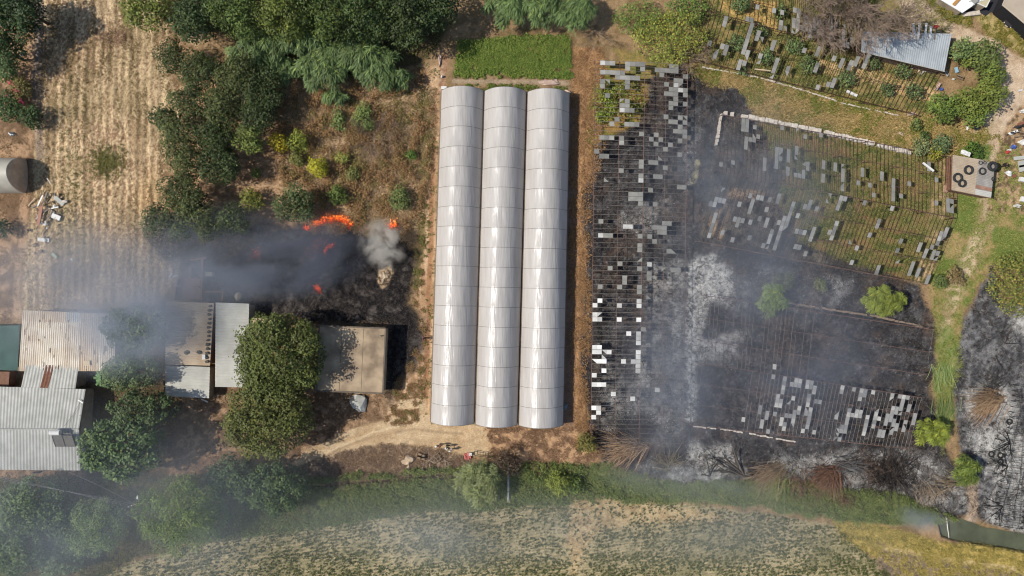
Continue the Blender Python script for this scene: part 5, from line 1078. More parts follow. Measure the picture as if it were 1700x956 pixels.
# brick ruin north of the tan roof, under the smoke
ru = thing('brick_ruin', 'roofless reddish brick ruin above the tan roof, under thin smoke', 'ruin', base_of([W(295, 450), W(370, 450), W(370, 498), W(290, 498)]))
MB().prism([(v.x, v.y) for v in (W(297, 462), W(334, 464), W(334, 497), W(290, 496))], 0, .35).build('floor', mat('brick rubble', C(150, 118, 100), .9, noise=(1.6, .35)), ru)
for a, b in (((296, 462), (338, 464)), ((338, 430), (336, 500)), ((297, 462), (291, 498)), ((295, 475), (333, 477)), ((340, 484), (372, 484)), ((372, 484), (371, 500)), ((318, 432), (344, 428)), ((318, 445), (318, 462))):
    MB().bar(W(*a, .5)+Vector((0, 0, 0)), W(*b, .5), .28, 1.0+((a[0]*7) % 5)*.05).build('wall', BRICK, ru)
tag(MB().box(W(348.5, 455, .5), (1.2, .7, 1.0)).build('stone_trough', mat('greenish concrete', C(176, 172, 140), .9, noise=(1, .2))), 'pale greenish stone trough beside the brick ruin', 'trough')
tag(MB().blob(W(396, 492, .6), (.6, .7, .7), seed=3, rough=.15).build('round_hay_heap', mat('tan heap', C(176, 158, 132), .9, noise=(2, .3))), 'small round tan heap behind the pale grey roof', 'heap')
for i, (x, y, a, lb) in enumerate([(283, 457, .9, 'pale plank left of the brick ruin, upper'), (291, 458, .35, 'pale plank touching the brick ruin, lower')]):
    tag(MB().box(W(x, y, .15), (.9, .25, .1), a).build('plank', WHITE), lb, 'plank')
# round ended shed on the left edge
rt = thing('arched_shed', 'arched tin shed with a brown rounded end at the left edge', 'shed', W(0, 290))
V = []; F = []; a0, a1 = W(-90, 292, 0), W(42, 292, 0); n1 = 12; n2 = 16; Rr = 2.9; Hh = 4.4
for j in range(n1+1):
    x = a0.x+(a1.x-a0.x)*j/n1
    for i in range(n2+1): th = math.pi*i/n2; V.append((x, a0.y-Rr*math.cos(th), Hh*math.sin(th)))
for j in range(n1):
    for i in range(n2): a = j*(n2+1)+i; F.append((a, a+1, a+n2+2, a+n2+1))
mesh_np('arched_roof', V, F, mat('pale arch tin', C(190, 184, 170), .55, noise=(.6, .2)), rt, smooth=True)
V = []; F = []
for j in range(9):
    ph = math.pi/2*j/8
    for i in range(n2+1): th = math.pi*i/n2; V.append((a1.x+.02+.5*math.sin(ph), a0.y-Rr*math.cos(th)*math.cos(ph), .1+(Hh-.1)*math.sin(th)*math.cos(ph)))
for j in range(8):
    for i in range(n2): a = j*(n2+1)+i; F.append((a, a+1, a+n2+2, a+n2+1))
mesh_np('rounded_end', V, F, mat('brown end cap', C(214, 188, 160), .8, noise=(1.2, .25)), rt, smooth=True)
# tin shed top right
q8 = [W(1438, 60, 2.5), W(1578, 52, 2.5), W(1568, 117, 2.2), W(1430, 84, 2.2)]
q8 = [W(1432, 52, 2.6), W(1580, 56, 2.6), W(1568, 118, 2.3), W(1430, 85, 2.3)]
ts = thing('tin_shed', 'shed with a light blue grey ribbed tin roof beside the bare tree', 'shed', base_of(q8))
corr('roof', q8, .36, .014, mat('bluish tin', C(182, 188, 190), .5, .1, noise=(.6, .18, C(164, 170, 172))), ts); walls(q8, .05, mat('shed boards', C(112, 96, 82), .9, noise=(2, .3)), ts)
MB().bar(q8[3]+Vector((0, -.1, .05)), q8[2]+Vector((0, -.1, .05)), .10, .12).build('gutter', TIN, ts)
for i, (x, y, dx, dy, w, c) in enumerate([(1516, 38, 3, 27, .42, 0), (1527, 37, -3, 26, .36, 0), (1530, 40, -2, 24, .20, 1), (1538, 38, -2, 24, .34, 0), (1546, 43, -2, 22, .36, 0), (1510, 44, -2, 22, .14, 1), (1553, 46, -2, 20, .12, 1)]):
    a, b = W(x, y, 2.75), W(x+dx, y+dy, 2.72)
    tag(MB().bar(a, b, w, .05).build('long_board', WHITE if c == 0 else WOOD), ['widest white board, first in the row on the tin shed', 'white board, second in the row on the tin shed', 'narrow brown board lying over the second white one', 'white board, third in the row on the tin shed', 'white board, last in the row, nearest the red bundle', 'narrow wooden board left of the white boards on the shed', 'thin brown board under the red bundle on the shed'][i], 'board', 'long boards laid over the tin shed edge')
tag(MB().blob(W(1554, 44, 2.8), (.45, .3, .25), seed=5, rough=.4).build('red_bundle', RED), 'crumpled red bundle on the upper edge of the tin shed', 'bundle')
# pieces at the foot of that shed
JU = random.Random(21)
JM = {'w': WHITE, 'g': TIN, 'b': BLUE, 'r': RED, 'o': WOOD, 't': TINT, 'k': mat('black sheet', C(58, 60, 62), .7, noise=(3, .3)), 'u': mat('light blue sheet', C(150, 186, 206), .5), 'p': mat('pinkish board', C(196, 170, 154), .8, noise=(2, .2)), 'f': mat('faded red sheet', C(196, 112, 104), .8, noise=(2, .25)), 'n': mat('red brown sheet', C(146, 96, 74), .8, noise=(2, .3))}
def junk(name, x, y, sx, sy, a, m, label, cat, h=.08, z=.1, shape='board'):
    p_ = W(x, y, z); mb = MB()
    if shape == 'crumple':
        mb.blob(p_, (sx*.05, sy*.05, max(h, .12)), seed=int(x+y), rough=.55)
    elif shape == 'sheet':
        n = 6; V = []; c_, s_ = math.cos(R(a)), math.sin(R(a)); rr = random.Random(int(x*3+y))
        for j in range(n+1):
            for i in range(n+1):
                u, v = (i/n-.5)*sx*.1, (j/n-.5)*sy*.1; V.append((p_.x+u*c_-v*s_, p_.y+u*s_+v*c_, p_.z+rr.uniform(0, h)))
        k = len(V); F = [(j*(n+1)+i, j*(n+1)+i+1, (j+1)*(n+1)+i+1, (j+1)*(n+1)+i) for j in range(n) for i in range(n)]
        mb._add(V+[(v[0], v[1], v[2]-.03) for v in V], F+[tuple(q_+k for q_ in f[::-1]) for f in F])
    else:
        mb.box(p_, (sx*.1, sy*.1, h), R(a)); 
        if shape == 'slats':
            for t_ in (-.3, 0, .3): mb.box(p_+Vector((0, 0, h*.7)), (sx*.1, sy*.018, h*.5), R(a), )
    o = mb.build(name, JM[m]); return tag(o, label, cat)
for e in [('tin_sheet', 1542, 113, 16, 5, 38, 'g', 'long tin strip leaning below the shed gutter', 'metal sheet', .1, .4), ('tin_sheet', 1533, 118, 16, 3, 45, 'g', 'narrow tin strip left of the longer one below the shed', 'metal sheet', .1, .3), ('tin_sheet', 1527, 115, 12, 3, 48, 't', 'tan strip left of the two tin strips below the shed', 'metal sheet', .1, .3),
          ('board_pile', 1524, 107, 16, 7, -12, 'n', 'red brown sheet under the shed gutter', 'metal sheet', .15, .4), ('white_sheet', 1515, 112, 6, 4, 20, 'w', 'small white rag left of the red brown sheet', 'cloth', .1, .2, 'sheet'),
          ('plastic_sheet', 1556, 144, 5, 14, -32, 'p', 'long pale sheet at the right end of the upper glasshouse', 'plastic sheet', .25, .4, 'sheet'), ('blue_sheet', 1562, 148, 5, 5, 20, 'b', 'small blue and white plastic piece beside the long pale sheet', 'plastic sheet', .2, .3, 'sheet'), ('blue_tub', 1588, 116, 4, 9, 15, 'u', 'light blue tub on the green yard right of the shed', 'tub', .3, .3), ('pale_stone', 1583, 131, 5, 3, 10, 'w', 'white stone below the light blue tub', 'stone', .4, .15, 'crumple'),
          ('tin_bundle', 1572, 122, 9, 4, -60, 'g', 'bundle of grey tin strips right of the glasshouse end', 'metal strips', .1, .3, 'slats'), ('pallet', 1594, 128, 12, 6, -22, 'o', 'brown wooden pallet leaning by the light blue tub', 'pallet', .1, .4, 'slats'), ('stone_slab', 1601, 103, 4, 3, 10, 'w', 'white stone at the edge of the green yard', 'stone', .3, .15, 'crumple'),
          ('concrete_beam', 1414, 155, 19, 4, -25, 'w', 'white beam lying on the grass, lower rail of the upper glasshouse', 'beam', .25, .2), ('white_beam', 1266, 116, 26, 1.6, -6, 't', 'thin pale beam on the lower rail, left half of the upper glasshouse', 'beam', .15, 1.8),
          ('pink_board', 1513, 189, 15, 5, 6, 'p', 'pinkish board at the lower right corner of the upper glasshouse', 'board', .1, .2, 'sheet'), ('stone_heap', 1480, 155, 9, 8, 0, 'p', 'pale triangular stone heap inside the upper glasshouse', 'stones', .4, .2, 'crumple'), ('brick_block', 1495, 222, 8, 3.5, -30, 'p', 'brick slab alone on the dry verge', 'slab', .3, .15),
          ('white_beam', 1541, 277, 22, 3, -38, 'w', 'white beam lying diagonally in the half burnt glasshouse', 'beam', .2, 1.9), ('white_sheet', 1603, 254, 16, 7, -20, 'w', 'bright white panel on the upper edge of the tyre roof', 'panel', .12, 2.3, 'sheet'),
          ('pale_rag', 1606, 212, 3, 7, -8, 'w', 'white rag beside the black tarp on the grass', 'cloth', .3, .2, 'crumple'), ('black_tarp', 1620, 210, 9, 12, 15, 'k', 'crumpled black tarp beside the dirt road', 'tarp', .5, .25, 'sheet'), ('grey_stones', 1632, 199, 12, 5, 20, 'p', 'pale rubble strip above the black tarp', 'rubble', .25, .1, 'crumple'),
          ('red_sheet', 1673, 252, 7, 6, 20, 'r', 'small red plastic piece at the junk yard edge', 'plastic sheet', .3, .2, 'crumple'), ('blue_bucket', 1682, 244, 7, 7, 0, 'b', 'round blue bucket lid at the junk yard edge', 'bucket', .5, .2, 'crumple'), ('white_rag', 1675, 249, 8, 3, 10, 'w', 'white strip right above the red plastic piece', 'cloth', .2, .2, 'sheet'),
          ('tin_sheet', 1694, 262, 22, 6, 6, 'g', 'bright tin sheet in the junk yard', 'metal sheet', .1, .5), ('ribbed_sheet', 1700, 275, 18, 18, 10, 'g', 'grey ribbed sheet at the right edge under the bright tin sheet', 'metal sheet', .12, .6, 'slats'), ('white_heap', 1698, 236, 14, 10, 30, 'w', 'heap of white plastic at the right edge above the blue bucket lid', 'plastic heap', .6, .3, 'crumple'), ('white_bag', 1697, 185, 8, 6, 20, 'w', 'white bag at the right edge of the dirt road, upper', 'bag', .4, .3, 'crumple'), ('white_bag', 1693, 150, 8, 3, 12, 'w', 'flat white piece near the right edge on the dirt road', 'plastic sheet', .2, .1, 'sheet'),
          ('white_heap', 1674, 288, 14, 9, 0, 'w', 'white crumpled heap right of the tyre roof', 'plastic heap', .5, .2, 'crumple'), ('pale_box', 1697, 298, 9, 7, -12, 'w', 'white box at the right edge below the white heap', 'box', .5, .3), ('pale_box', 1699, 331, 9, 8, -14, 'w', 'white box at the right edge beside the green meadow', 'box', .5, .3), ('grey_bag', 1688, 342, 13, 6, -20, 'g', 'grey bag left of the lower white box', 'bag', .4, .2, 'crumple'), ('brown_box', 1683, 292, 5, 5, 30, 'n', 'small brown box beside the white crumpled heap', 'box', .4, .2), ('timber', 1690, 218, 22, 2, -14, 'o', 'brown timber in the junk yard below the scooters', 'timber', .15, .3), ('timber', 1694, 226, 20, 2, 8, 'o', 'brown timber crossing the white plastic heap', 'timber', .15, .5), ('tin_sheet', 1696, 205, 14, 5, 22, 'n', 'rusty sheet at the right edge near the scooters', 'metal sheet', .1, .3),
          ('white_notice', 766, 703.5, 8, 3, 0, 'w', 'small white board on the end of the leftmost plastic tunnel', 'board', .08, 1.2), ('white_block', 737, 146, 9, 5, 0, 'w', 'white block at the upper corner of the leftmost tunnel', 'block', .5, .3), ('pale_stones', 730, 100, 5, 18, 10, 'p', 'pale rubble strip on the path beside the vegetable bed', 'rubble', .2, .1, 'crumple'), ('pale_film', 912, 137, 34, 11, 3, 'p', 'heap of crumpled pale plastic film below the vegetable bed', 'plastic film', .3, .15, 'crumple'), ('pale_film', 940, 153, 14, 8, 10, 'p', 'small crumpled heap at the top corner of the rightmost tunnel', 'plastic film', .3, .15, 'crumple'), ('white_bucket', 734, 127, 4, 4, 0, 'w', 'small white bucket on the path left of the vegetable bed', 'bucket', .4, .2, 'crumple'),
          ('red_sheet', 776, 757, 11, 11, 12, 'f', 'faded red sheet on the ground beside the driveway', 'sheet', .25, .15, 'sheet'), ('white_cloth', 781, 754, 5, 5, 0, 'w', 'small white cloth lying on the red sheet', 'cloth', .15, .42, 'sheet'),
          ('clay_heap', 677, 764, 18, 14, 0, 't', 'pale clay heap on the brushy bank below the driveway', 'clay heap', .6, .1, 'crumple'), ('clay_tongue', 678, 778, 6, 15, 6, 't', 'narrow pale clay tongue running down from the clay heap', 'clay heap', .3, .05, 'crumple'), ('broken_crate', 696, 757, 6, 10, -15, 'o', 'grey brown crate on the bank, left of its twin', 'crate', .3, .3, 'slats'), ('broken_crate', 703, 759, 5, 9, -10, 'o', 'grey brown crate on the bank, right of its twin', 'crate', .3, .3, 'slats'),
          ('clay_patch', 852, 826, 12, 9, -30, 't', 'pale clay lump right of the pipe bridge', 'clay heap', .35, .1, 'crumple'), ('dirt_heap', 636, 460, 13, 20, 20, 't', 'pale sandy heap left bare in the middle of the burnt patch', 'sand heap', .25, 0, 'crumple'),
          ('grey_brush_heap', 597, 668, 26, 30, 10, 'g', 'grey brush heap below the flat concrete roof', 'brush heap', .7, .2, 'crumple'), ('white_plank', 340, 665, 12, 2, -24, 'w', 'white plank below the white ribbed roof', 'plank', .1, .2), ('white_pot', 20, 222, 9, 8, 0, 'w', 'white round stone on the ground at the left edge', 'stone', .4, .15, 'crumple'), ('white_post', 36, 90, 4, 6, 0, 'w', 'small white stone beside the left path', 'stone', .4, .15, 'crumple')]:
    junk(*e)
# dark lattice gate pieces on the bank
wf = thing('wooden_frame', 'broken wooden lattice frame on the brushy bank', 'wooden frame', W(726, 758))
for a, b in (((716, 760), (727, 752)), ((719, 764), (732, 756)), ((727, 752), (732, 764)), ((720, 756), (729, 768)), ((716, 760), (724, 768)), ((724, 768), (734, 760))):
    MB().bar(W(*a, .25), W(*b, .45), .12, .1).build('slat', WOOD, wf)
for i, (x, y) in enumerate(((712, 763), (738, 764))):
    o = bare_tree(x, y, 0, fan(20, 340, 6, .25), 1.2, 2, ['pale brushwood pile left of the broken lattice frame', 'pale brushwood pile right of the broken lattice frame'][i], (190, 170, 150), name='brushwood_pile', seed=50+i, r0=.05, kids=3, rtw=.02, cat='brushwood')
# pipe bridge and dark frame by the ditch
pb = thing('pipe_bridge', 'grey pipe crossing the shaded ditch beside the willowy tree', 'pipe', W(844, 805))
MB().tube([W(844, 779, .6), W(844, 832, .6)], .18, 10).build('pipe', mat('grey pipe', C(158, 164, 160), .6), pb); MB().box(W(844, 781, .3), (.5, .4, .7)).build('support', CONC, pb); MB().box(W(844, 831, .3), (.5, .4, .7)).build('support', CONC, pb)
gf = thing('iron_gate', 'dark iron frame lying by the red sheet at the edge of the driveway', 'gate', W(800, 752))
for a, b in (((787, 749), (815, 753)), ((787, 749), (788, 756)), ((815, 753), (814, 760)), ((788, 756), (814, 760)), ((797, 750), (797, 758)), ((806, 751), (806, 759))): MB().bar(W(*a, .5), W(*b, .5), .07).build('bar', FR, gf)
# barrel on the shaded strip
ba = thing('barrel', 'blue grey barrel standing in the dark trench at the lower end of the tunnels', 'barrel', W(938, 676))
MB().tube([W(936.5, 679, .5), W(939.5, 671, .55)], .36, 14).build('body', mat('blue grey drum', C(110, 132, 142), .5), ba)
for f in (.25, .75): MB().torus(W(936.5+3*f, 679-8*f, .52), .36, .03, 16, 5, tilt=(R(90), 0)).build('ring', FR, ba)
# stone walls along the half burnt glasshouse
def stonewall(label, pts, w, h, seed, mt=STONE):
    t = thing('stone_wall', label, 'wall', W(*pts[0])); rr = random.Random(seed); mb = MB()
    for (a, b) in zip(pts[:-1], pts[1:]):
        A, B = W(*a), W(*b); L_ = (B-A).length; n = max(1, int(L_/.55)); d = (B-A).normalized()
        for k in range(n):
            if rr.random() < .06: continue
            p_ = A.lerp(B, (k+.5)/n)+Vector((rr.uniform(-.06, .06), rr.uniform(-.06, .06), h/2*rr.uniform(.8, 1.1)))
            mb.box(p_, (L_/n*rr.uniform(.82, .98), w*rr.uniform(.7, 1.1), h*rr.uniform(.8, 1.15)), math.atan2(d.y, d.x)+rr.uniform(-.1, .1), (rr.uniform(-.06, .06), 0))
    mb.build('masonry', mt, t); return t
stonewall('pale dry stone wall along the upper edge of the half burnt glasshouse', [(1200, 189), (1240, 195), (1300, 206), (1400, 228), (1470, 245), (1515, 256)], .7, .7, 1)
stonewall('short pale wall on the left side of the half burnt glasshouse', [(1196, 190), (1187, 243)], .35, .9, 2)
stonewall('low sooty wall between the two lower glasshouses, pale at its right part', [(1280, 498), (1320, 505), (1380, 514), (1450, 524), (1530, 542)], .32, .4, 3, mat('sooty stone', C(160, 140, 120), .9, noise=(1, .4)))
stonewall('crumbled wall of pale bricks left of the tyre roof', [(1580, 262), (1576, 290), (1566, 320)], .6, .5, 4, mat('salmon brick', C(204, 164, 140), .9, noise=(2, .25)))
stonewall('thin pale footing along the lower rail of the upper glasshouse', [(1165, 112), (1250, 127), (1320, 146), (1400, 172), (1490, 192)], .22, .25, 5)
stonewall('broken pale footing under the lower edge of the burnt out glasshouse', [(1150, 707), (1200, 712), (1260, 722), (1320, 733)], .25, .3, 6)
# hut with tyres on its roof
q9 = [W(1582, 257, 2.1), W(1625, 264, 2.1), W(1618, 323, 2.1), W(1580, 315, 2.1)]
q10 = [W(1625, 264, 2.06), W(1652, 272, 2.06), W(1645, 328, 2.06), W(1618, 323, 2.06)]
ht = thing('hut', 'hut with tyres lying on its patched tan and grey roof', 'hut', base_of([q9[0], q10[1], q10[2], q9[3]]))
corr('roof_sheet', q9, .25, .02, mat('tan tin roof', C(188, 170, 146), .75, noise=(.8, .2)), ht, along=1)
corr('roof_sheet', q10, .25, .02, mat('patched grey tin', C(170, 164, 156), .7, noise=(.8, .3)), ht, along=1)
corr('patch', [lerp4(q10, 0, .72)+Vector((0, 0, .05)), lerp4(q10, 1, .72)+Vector((0, 0, .05)), lerp4(q10, 1, .82)+Vector((0, 0, .05)), lerp4(q10, 0, .82)+Vector((0, 0, .05))], .25, .02, mat('rusty patch', C(168, 128, 108), .8, noise=(1, .3)), ht, along=1)
corr('patch', [lerp4(q10, 0, .84)+Vector((0, 0, .05)), lerp4(q10, 1, .84)+Vector((0, 0, .05)), lerp4(q10, 1, 1)+Vector((0, 0, .05)), lerp4(q10, 0, 1)+Vector((0, 0, .05))], .25, .02, TINW, ht, along=1)
walls([q9[0], q10[1], q10[2], q9[3]], .04, BRICK, ht); MB().bar(q9[3]+Vector((0, -.05, 0)), q10[2]+Vector((0, -.05, 0)), .08, .1).build('eave_beam', WOOD, ht)
for x, y, Ro, ri, z, lb in [(1608, 282, .62, .17, 2.36, 'single large tyre in the middle of the tan roof half'), (1590, 295, .64, .17, 2.36, 'large tyre at the left of the tan roof, overlapped by a smaller one'), (1597, 304, .52, .15, 2.62, 'smaller tyre lying on the large left one'), (1648, 276, .60, .24, 2.42, 'thick tractor tyre at the upper right corner of the roof'), (1631, 284, .50, .12, 2.30, 'thin tyre in the middle of the grey roof half'), (1650, 297, .34, .07, 2.26, 'small wheel rim at the right edge of the roof'), (1628, 270, .28, .05, 2.22, 'small thin ring at the top of the grey roof half, left of another'), (1635, 270, .22, .05, 2.22, 'smallest thin ring at the top of the grey roof half')]:
    o = MB().torus((0, 0, 0), Ro, ri, 26, 8).build('tyre', BLACKR, smooth=True); o.location = W(x, y, z); tag(o, lb, 'tyre', 'tyres on the hut roof')
for x, y, lb in [(1646, 754, 'burnt tyre on white ash, leftmost of three'), (1661, 756, 'burnt tyre on white ash, upper of the two on the right'), (1661, 767, 'burnt tyre on white ash, lower of the two on the right'), (1676, 700, 'burnt tyre on white ash higher up, beside the charred branches')]:
    o = MB().torus((0, 0, 0), .42, .12, 22, 7).build('tyre', BLACKR, smooth=True); o.location = W(x, y, .15); tag(o, lb, 'tyre', 'burnt tyres on the ash')
# lamp pole and wires bottom left
pl = thing('utility_pole', 'power pole with a white lamp between the trees at the lower left', 'pole', W(218, 838))
zt_ = 7.5; P0 = W(219, 842, 0); top = Vector((P0.x, P0.y, zt_)); tip = W(222, 838, zt_)
top = tip; P0 = Vector((tip.x, tip.y, 0))
MB().tube([P0, top], [.16, .10], 8).build('pole', WOOD, pl)
MB().bar(top+Vector((-.9, -.35, -.15)), top+Vector((.9, .3, -.15)), .1, .12).build('crossarm', WOOD, pl)
for k in (-.8, -.3, .3, .8): MB().tube([top+Vector((k, k*.36, -.08)), top+Vector((k, k*.36, .14))], .07, 8).build('insulator', WHITE, pl)
MB().bar(top+Vector((.1, .2, -.1)), top+Vector((.6, 1.1, .05)), .05).build('lamp_arm', FR, pl)
MB().blob(top+Vector((.62, 1.15, .05)), (.16, .34, .10), rough=.05).build('lamp_head', WHITE, pl)
WIRE = mat('wire', C(150, 148, 146), .5)
for i, (x, y, k, lb) in enumerate([(-40, 784, -.8, 'upper power line from the pole to the left edge'), (-40, 788, -.3, 'middle power line from the pole to the left edge'), (-40, 792, .3, 'lower power line from the pole to the left edge')]):
    a = top+Vector((k, k*.36, .12)); b = W(x, y, 7.2); pts = [a.lerp(b, f)+Vector((0, 0, -1.1*4*f*(1-f)*.5)) for f in [j/12 for j in range(13)]]
    tag(MB().tube(pts, .016, 4).build('power_line', WIRE), lb, 'power line', 'power lines leaving the pole')
a = top+Vector((0, .1, -.1)); b = W(112, 783, 3.1); pts = [a.lerp(b, f)+Vector((0, 0, -.8*4*f*(1-f)*.5)) for f in [j/10 for j in range(11)]]
tag(MB().tube(pts, .02, 4).build('service_cable', WIRE), 'cable from the pole to the corrugated house roof', 'cable')
# debris heap left of the stubble field
dr = random.Random(31)
dk = [('pale', WHITE, C), ('wood', WOOD, C), ('red', mat('faded red board', C(176, 128, 108), .8, noise=(2, .2)), C)]
for i in range(60):
    x = dr.gauss(78, 11); y = dr.gauss(350, 24)
    if i % 9 == 0: x = dr.gauss(78, 18); y = dr.gauss(405, 16)
    L_ = dr.uniform(.6, 2.4) if i % 3 else dr.uniform(.3, .7); w = dr.uniform(.08, .22) if i % 3 else dr.uniform(.3, .6); a = R(dr.choice((70, 100, 50, 130, 60, 20))+dr.uniform(-15, 15)); z = .1+dr.uniform(0, .55)
    m_ = [WOOD, WHITE, WOOD, mat('grey board', C(150, 142, 132), .9, noise=(2, .3)), STONE, TINT][dr.randrange(6)]
    c_ = W(x, y, z); mb = MB()
    if i % 3: mb.box(c_, (L_, w, .07), a, (0, dr.uniform(-.25, .25))); nm = 'scrap_board'
    else: mb.blob(c_, (L_*.7, w*.7, .18), seed=i, sub=1, rough=.5); nm = 'scrap_lump'
    o = mb.build(nm, m_); tag(o, ('%s scrap board' if i % 3 else '%s scrap lump') % {'weathered wood': 'brown', 'white paint': 'white', 'grey board': 'grey', 'pale stone': 'pale', 'tan tin': 'tan'}[m_.name]+' in the heap left of the stubble field', 'scrap', 'scrap heap beside the stubble field')
tag(MB().box(W(66, 357, .75), (.55, 3.2, .08), -.18).build('red_board', mat('faded red board')), 'long faded red board on the scrap heap', 'board')
for i, (x, y, sx, sy, a, lb) in enumerate([(98, 333, 1.9, .7, -.75, 'grey ribbed door leaning on the right side of the scrap heap'), (93, 360, 1.4, .8, -.4, 'crumpled white sheet right of the red board'), (72, 398, 1.8, .6, -.1, 'flat white sheet below the scrap heap'), (90, 424, 1.0, .4, -.8, 'pale green sheet alone below the scrap heap')]):
    tag(MB().box(W(x, y, .4), (sx, sy, .08), a, (.1, .1)).build('scrap_sheet', [TIN, WHITE, WHITE, mat('pale green sheet', C(176, 196, 160), .7)][i]), lb, 'sheet')
# ---------------------------------------------------------------- top right yard: canopy, low buildings and the parked car
def flat(label, name, px, z, mt, cat, edge=None, wm=PLAST, thick=.15, inset=.05):
    q = [W(*p, z) for p in px]; t = thing(name, label, cat, base_of(q))
    MB().prism([(v.x, v.y) for v in q], z-thick, z).build('roof', mt, t)
    walls([v-Vector((0, 0, thick)) for v in q], inset, wm, t, down=.0) if len(q) == 4 else None
    if edge:
        e = MB()
        for i in range(len(q)): e.bar(q[i]+Vector((0, 0, .03)), q[(i+1) % len(q)]+Vector((0, 0, .03)), .12, .1)
        e.build('roof_edge', edge, t)
    return t
BR_W = mat('white membrane', C(246, 246, 244), .6)
flat('low building with a bright white roof at the upper edge, beside the dirt road', 'white_roofed_building', [(1585, -30), (1640, -40), (1620, 6), (1597, 21), (1566, 2)][:0] or [(1590, -40), (1650, -14), (1598, 21), (1560, -2)], 1.6, BR_W, 'building')
MB_ = MB().bar(W(1583, 8, 1.72), W(1596, -6, 1.72), .5, .2).build('orange_board', mat('orange board', C(200, 150, 84), .7, noise=(2, .3))); tag(MB_, 'orange wooden board lying on the bright white roof', 'board')
t_ = thing('glazed_shelter', 'small shelter with a grey glass roof on the white roofed building', 'shelter', W(1622, 2))
gq = [W(1612, 0, 2.2), W(1626, -6, 2.2), W(1624, 2, 2.2), W(1618, 6, 2.2)]
MB().prism([(v.x, v.y) for v in gq], 2.12, 2.2).build('glass_roof', PG[1], t_)
for v in gq: MB().bar((v.x, v.y, 1.6), (v.x, v.y, 2.12), .08).build('post', WHITE, t_)
flat('small cream roofed hut between the white roof and the black yard', 'cream_roofed_hut', [(1626, 2), (1644, -2), (1637, 12), (1622, 5)], 1.7, mat('cream roof', C(200, 190, 156), .8, noise=(1, .15)), 'hut', WHITE)
q = [W(1597, 21.5, .5), W(1626, 17, .5), W(1628, 24, .5), W(1602, 27, .5)]
lt = thing('low_white_wall', 'low pale plastered bench wall under the white roofed building', 'wall', base_of(q)); MB().prism([(v.x, v.y) for v in q], 0, .55).build('wall', STONE, lt)
flat('large building with a sandy ribbed roof in the upper right corner', 'sandy_roofed_building', [(1675, -60), (1790, -30), (1760, 60), (1664, 8)][:0] or [(1664, 8), (1690, -50), (1800, 20), (1760, 88)], 3.3, mat('sandy roof', C(188, 172, 152), .85, noise=(.4, .15), bump=(3, .3, .05)), 'building', mat('roof edge', C(196, 182, 162), .8), wm=mat('black boards', C(34, 34, 38), .8), inset=.10)  # walls coloured black in place of the shade under the open front
DY = mat('shade dark paving', C(52, 52, 58), .8, noise=(1, .2))  # yard surface coloured near black to stand in for its shade
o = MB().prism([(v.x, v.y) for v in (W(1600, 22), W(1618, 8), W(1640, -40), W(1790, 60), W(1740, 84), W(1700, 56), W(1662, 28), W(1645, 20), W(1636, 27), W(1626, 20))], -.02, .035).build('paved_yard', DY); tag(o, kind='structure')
def car(px, py, rot, label, body_c):
    t = thing('parked_car', label, 'car', W(px, py)); c_, s_ = math.cos(rot), math.sin(rot); o = W(px, py)
    def Q(x, y, z): return Vector((o.x+x*c_-y*s_, o.y+x*s_+y*c_, z))
    bm = mat('car paint', body_c, .25, .3, spec=.6); gl = mat('car glass', C(96, 92, 92), .12, spec=.6)
    prof = [(-2.15, .55, .78), (-2.05, .85, .84), (-1.2, .98, .9), (1.0, .98, .9), (1.75, .86, .86), (2.15, .7, .62)]   # x, top z, half width
    V = []; F = []
    for x, z, w in prof:
        for y, zz in ((-w*.97, .28), (-w, .6*z+.1), (-w*.9, z), (0, z+.03), (w*.9, z), (w, .6*z+.1), (w*.97, .28)): V.append(Q(x, y, zz))
    for i in range(len(prof)-1):
        for j in range(6): a = i*7+j; F.append((a, a+7, a+8, a+1))
    F.append(tuple(range(7))); F.append(tuple(range(len(prof)*7-1, len(prof)*7-8, -1)))
    mb = MB(); mb._add(V, F); mb.build('body', bm, t)
    cab = [(-1.5, .93, .78), (-1.0, 1.38, .62), (.35, 1.42, .62), (1.15, .93, .78)]; V = []; F = []
    for x, z, w in cab:
        for y in (-w, -w*.5, w*.5, w): V.append(Q(x, y, z))
    for i in range(3):
        for j in range(3): a = i*4+j; F.append((a, a+4, a+5, a+1))
    k = len(V)
    for x, z, w in cab: V += [Q(x, -.82, .88), Q(x, .82, .88)]
    for i in range(3): F += [(i*4, i*4+4, k+2*i+2, k+2*i), (i*4+3, k+2*i+1, k+2*i+3, i*4+7)]
    mb = MB(); mb._add(V, F); cb_ = mb.build('cabin', gl, t)
    MB()._add([Q(-1.0, -.60, 1.41), Q(.33, -.60, 1.45), Q(.33, .60, 1.45), Q(-1.0, .60, 1.41), Q(-1.0, -.60, 1.38), Q(.33, -.60, 1.42), Q(.33, .60, 1.42), Q(-1.0, .60, 1.38)], [(0, 1, 2, 3), (7, 6, 5, 4), (0, 4, 5, 1), (1, 5, 6, 2), (2, 6, 7, 3), (3, 7, 4, 0)]).build('roof', bm, t)
    for x in (-1.3, 1.35):
        for y in (-.84, .84):
            w_ = MB().tube([Q(x, y-.1, .32), Q(x, y+.1, .32)], .32, 16).build('wheel', BLACKR, t); MB().tube([Q(x, y-.115, .32), Q(x, y+.115, .32)], .18, 12).build('rim', TIN, w_)
    for y in (-.55, .55): MB().box(Q(2.08, y, .60), (.12, .34, .14), rot).build('headlight', WHITE, t); MB().box(Q(-2.13, y, .62), (.1, .3, .14), rot).build('tail_light', RED, t)
    for y in (-1.0, 1.0): MB().box(Q(.75, y, .95), (.16, .16, .12), rot).build('mirror', bm, t)
    MB().box(Q(2.2, 0, .42), (.03, .5, .12), rot).build('number_plate', WHITE, t)
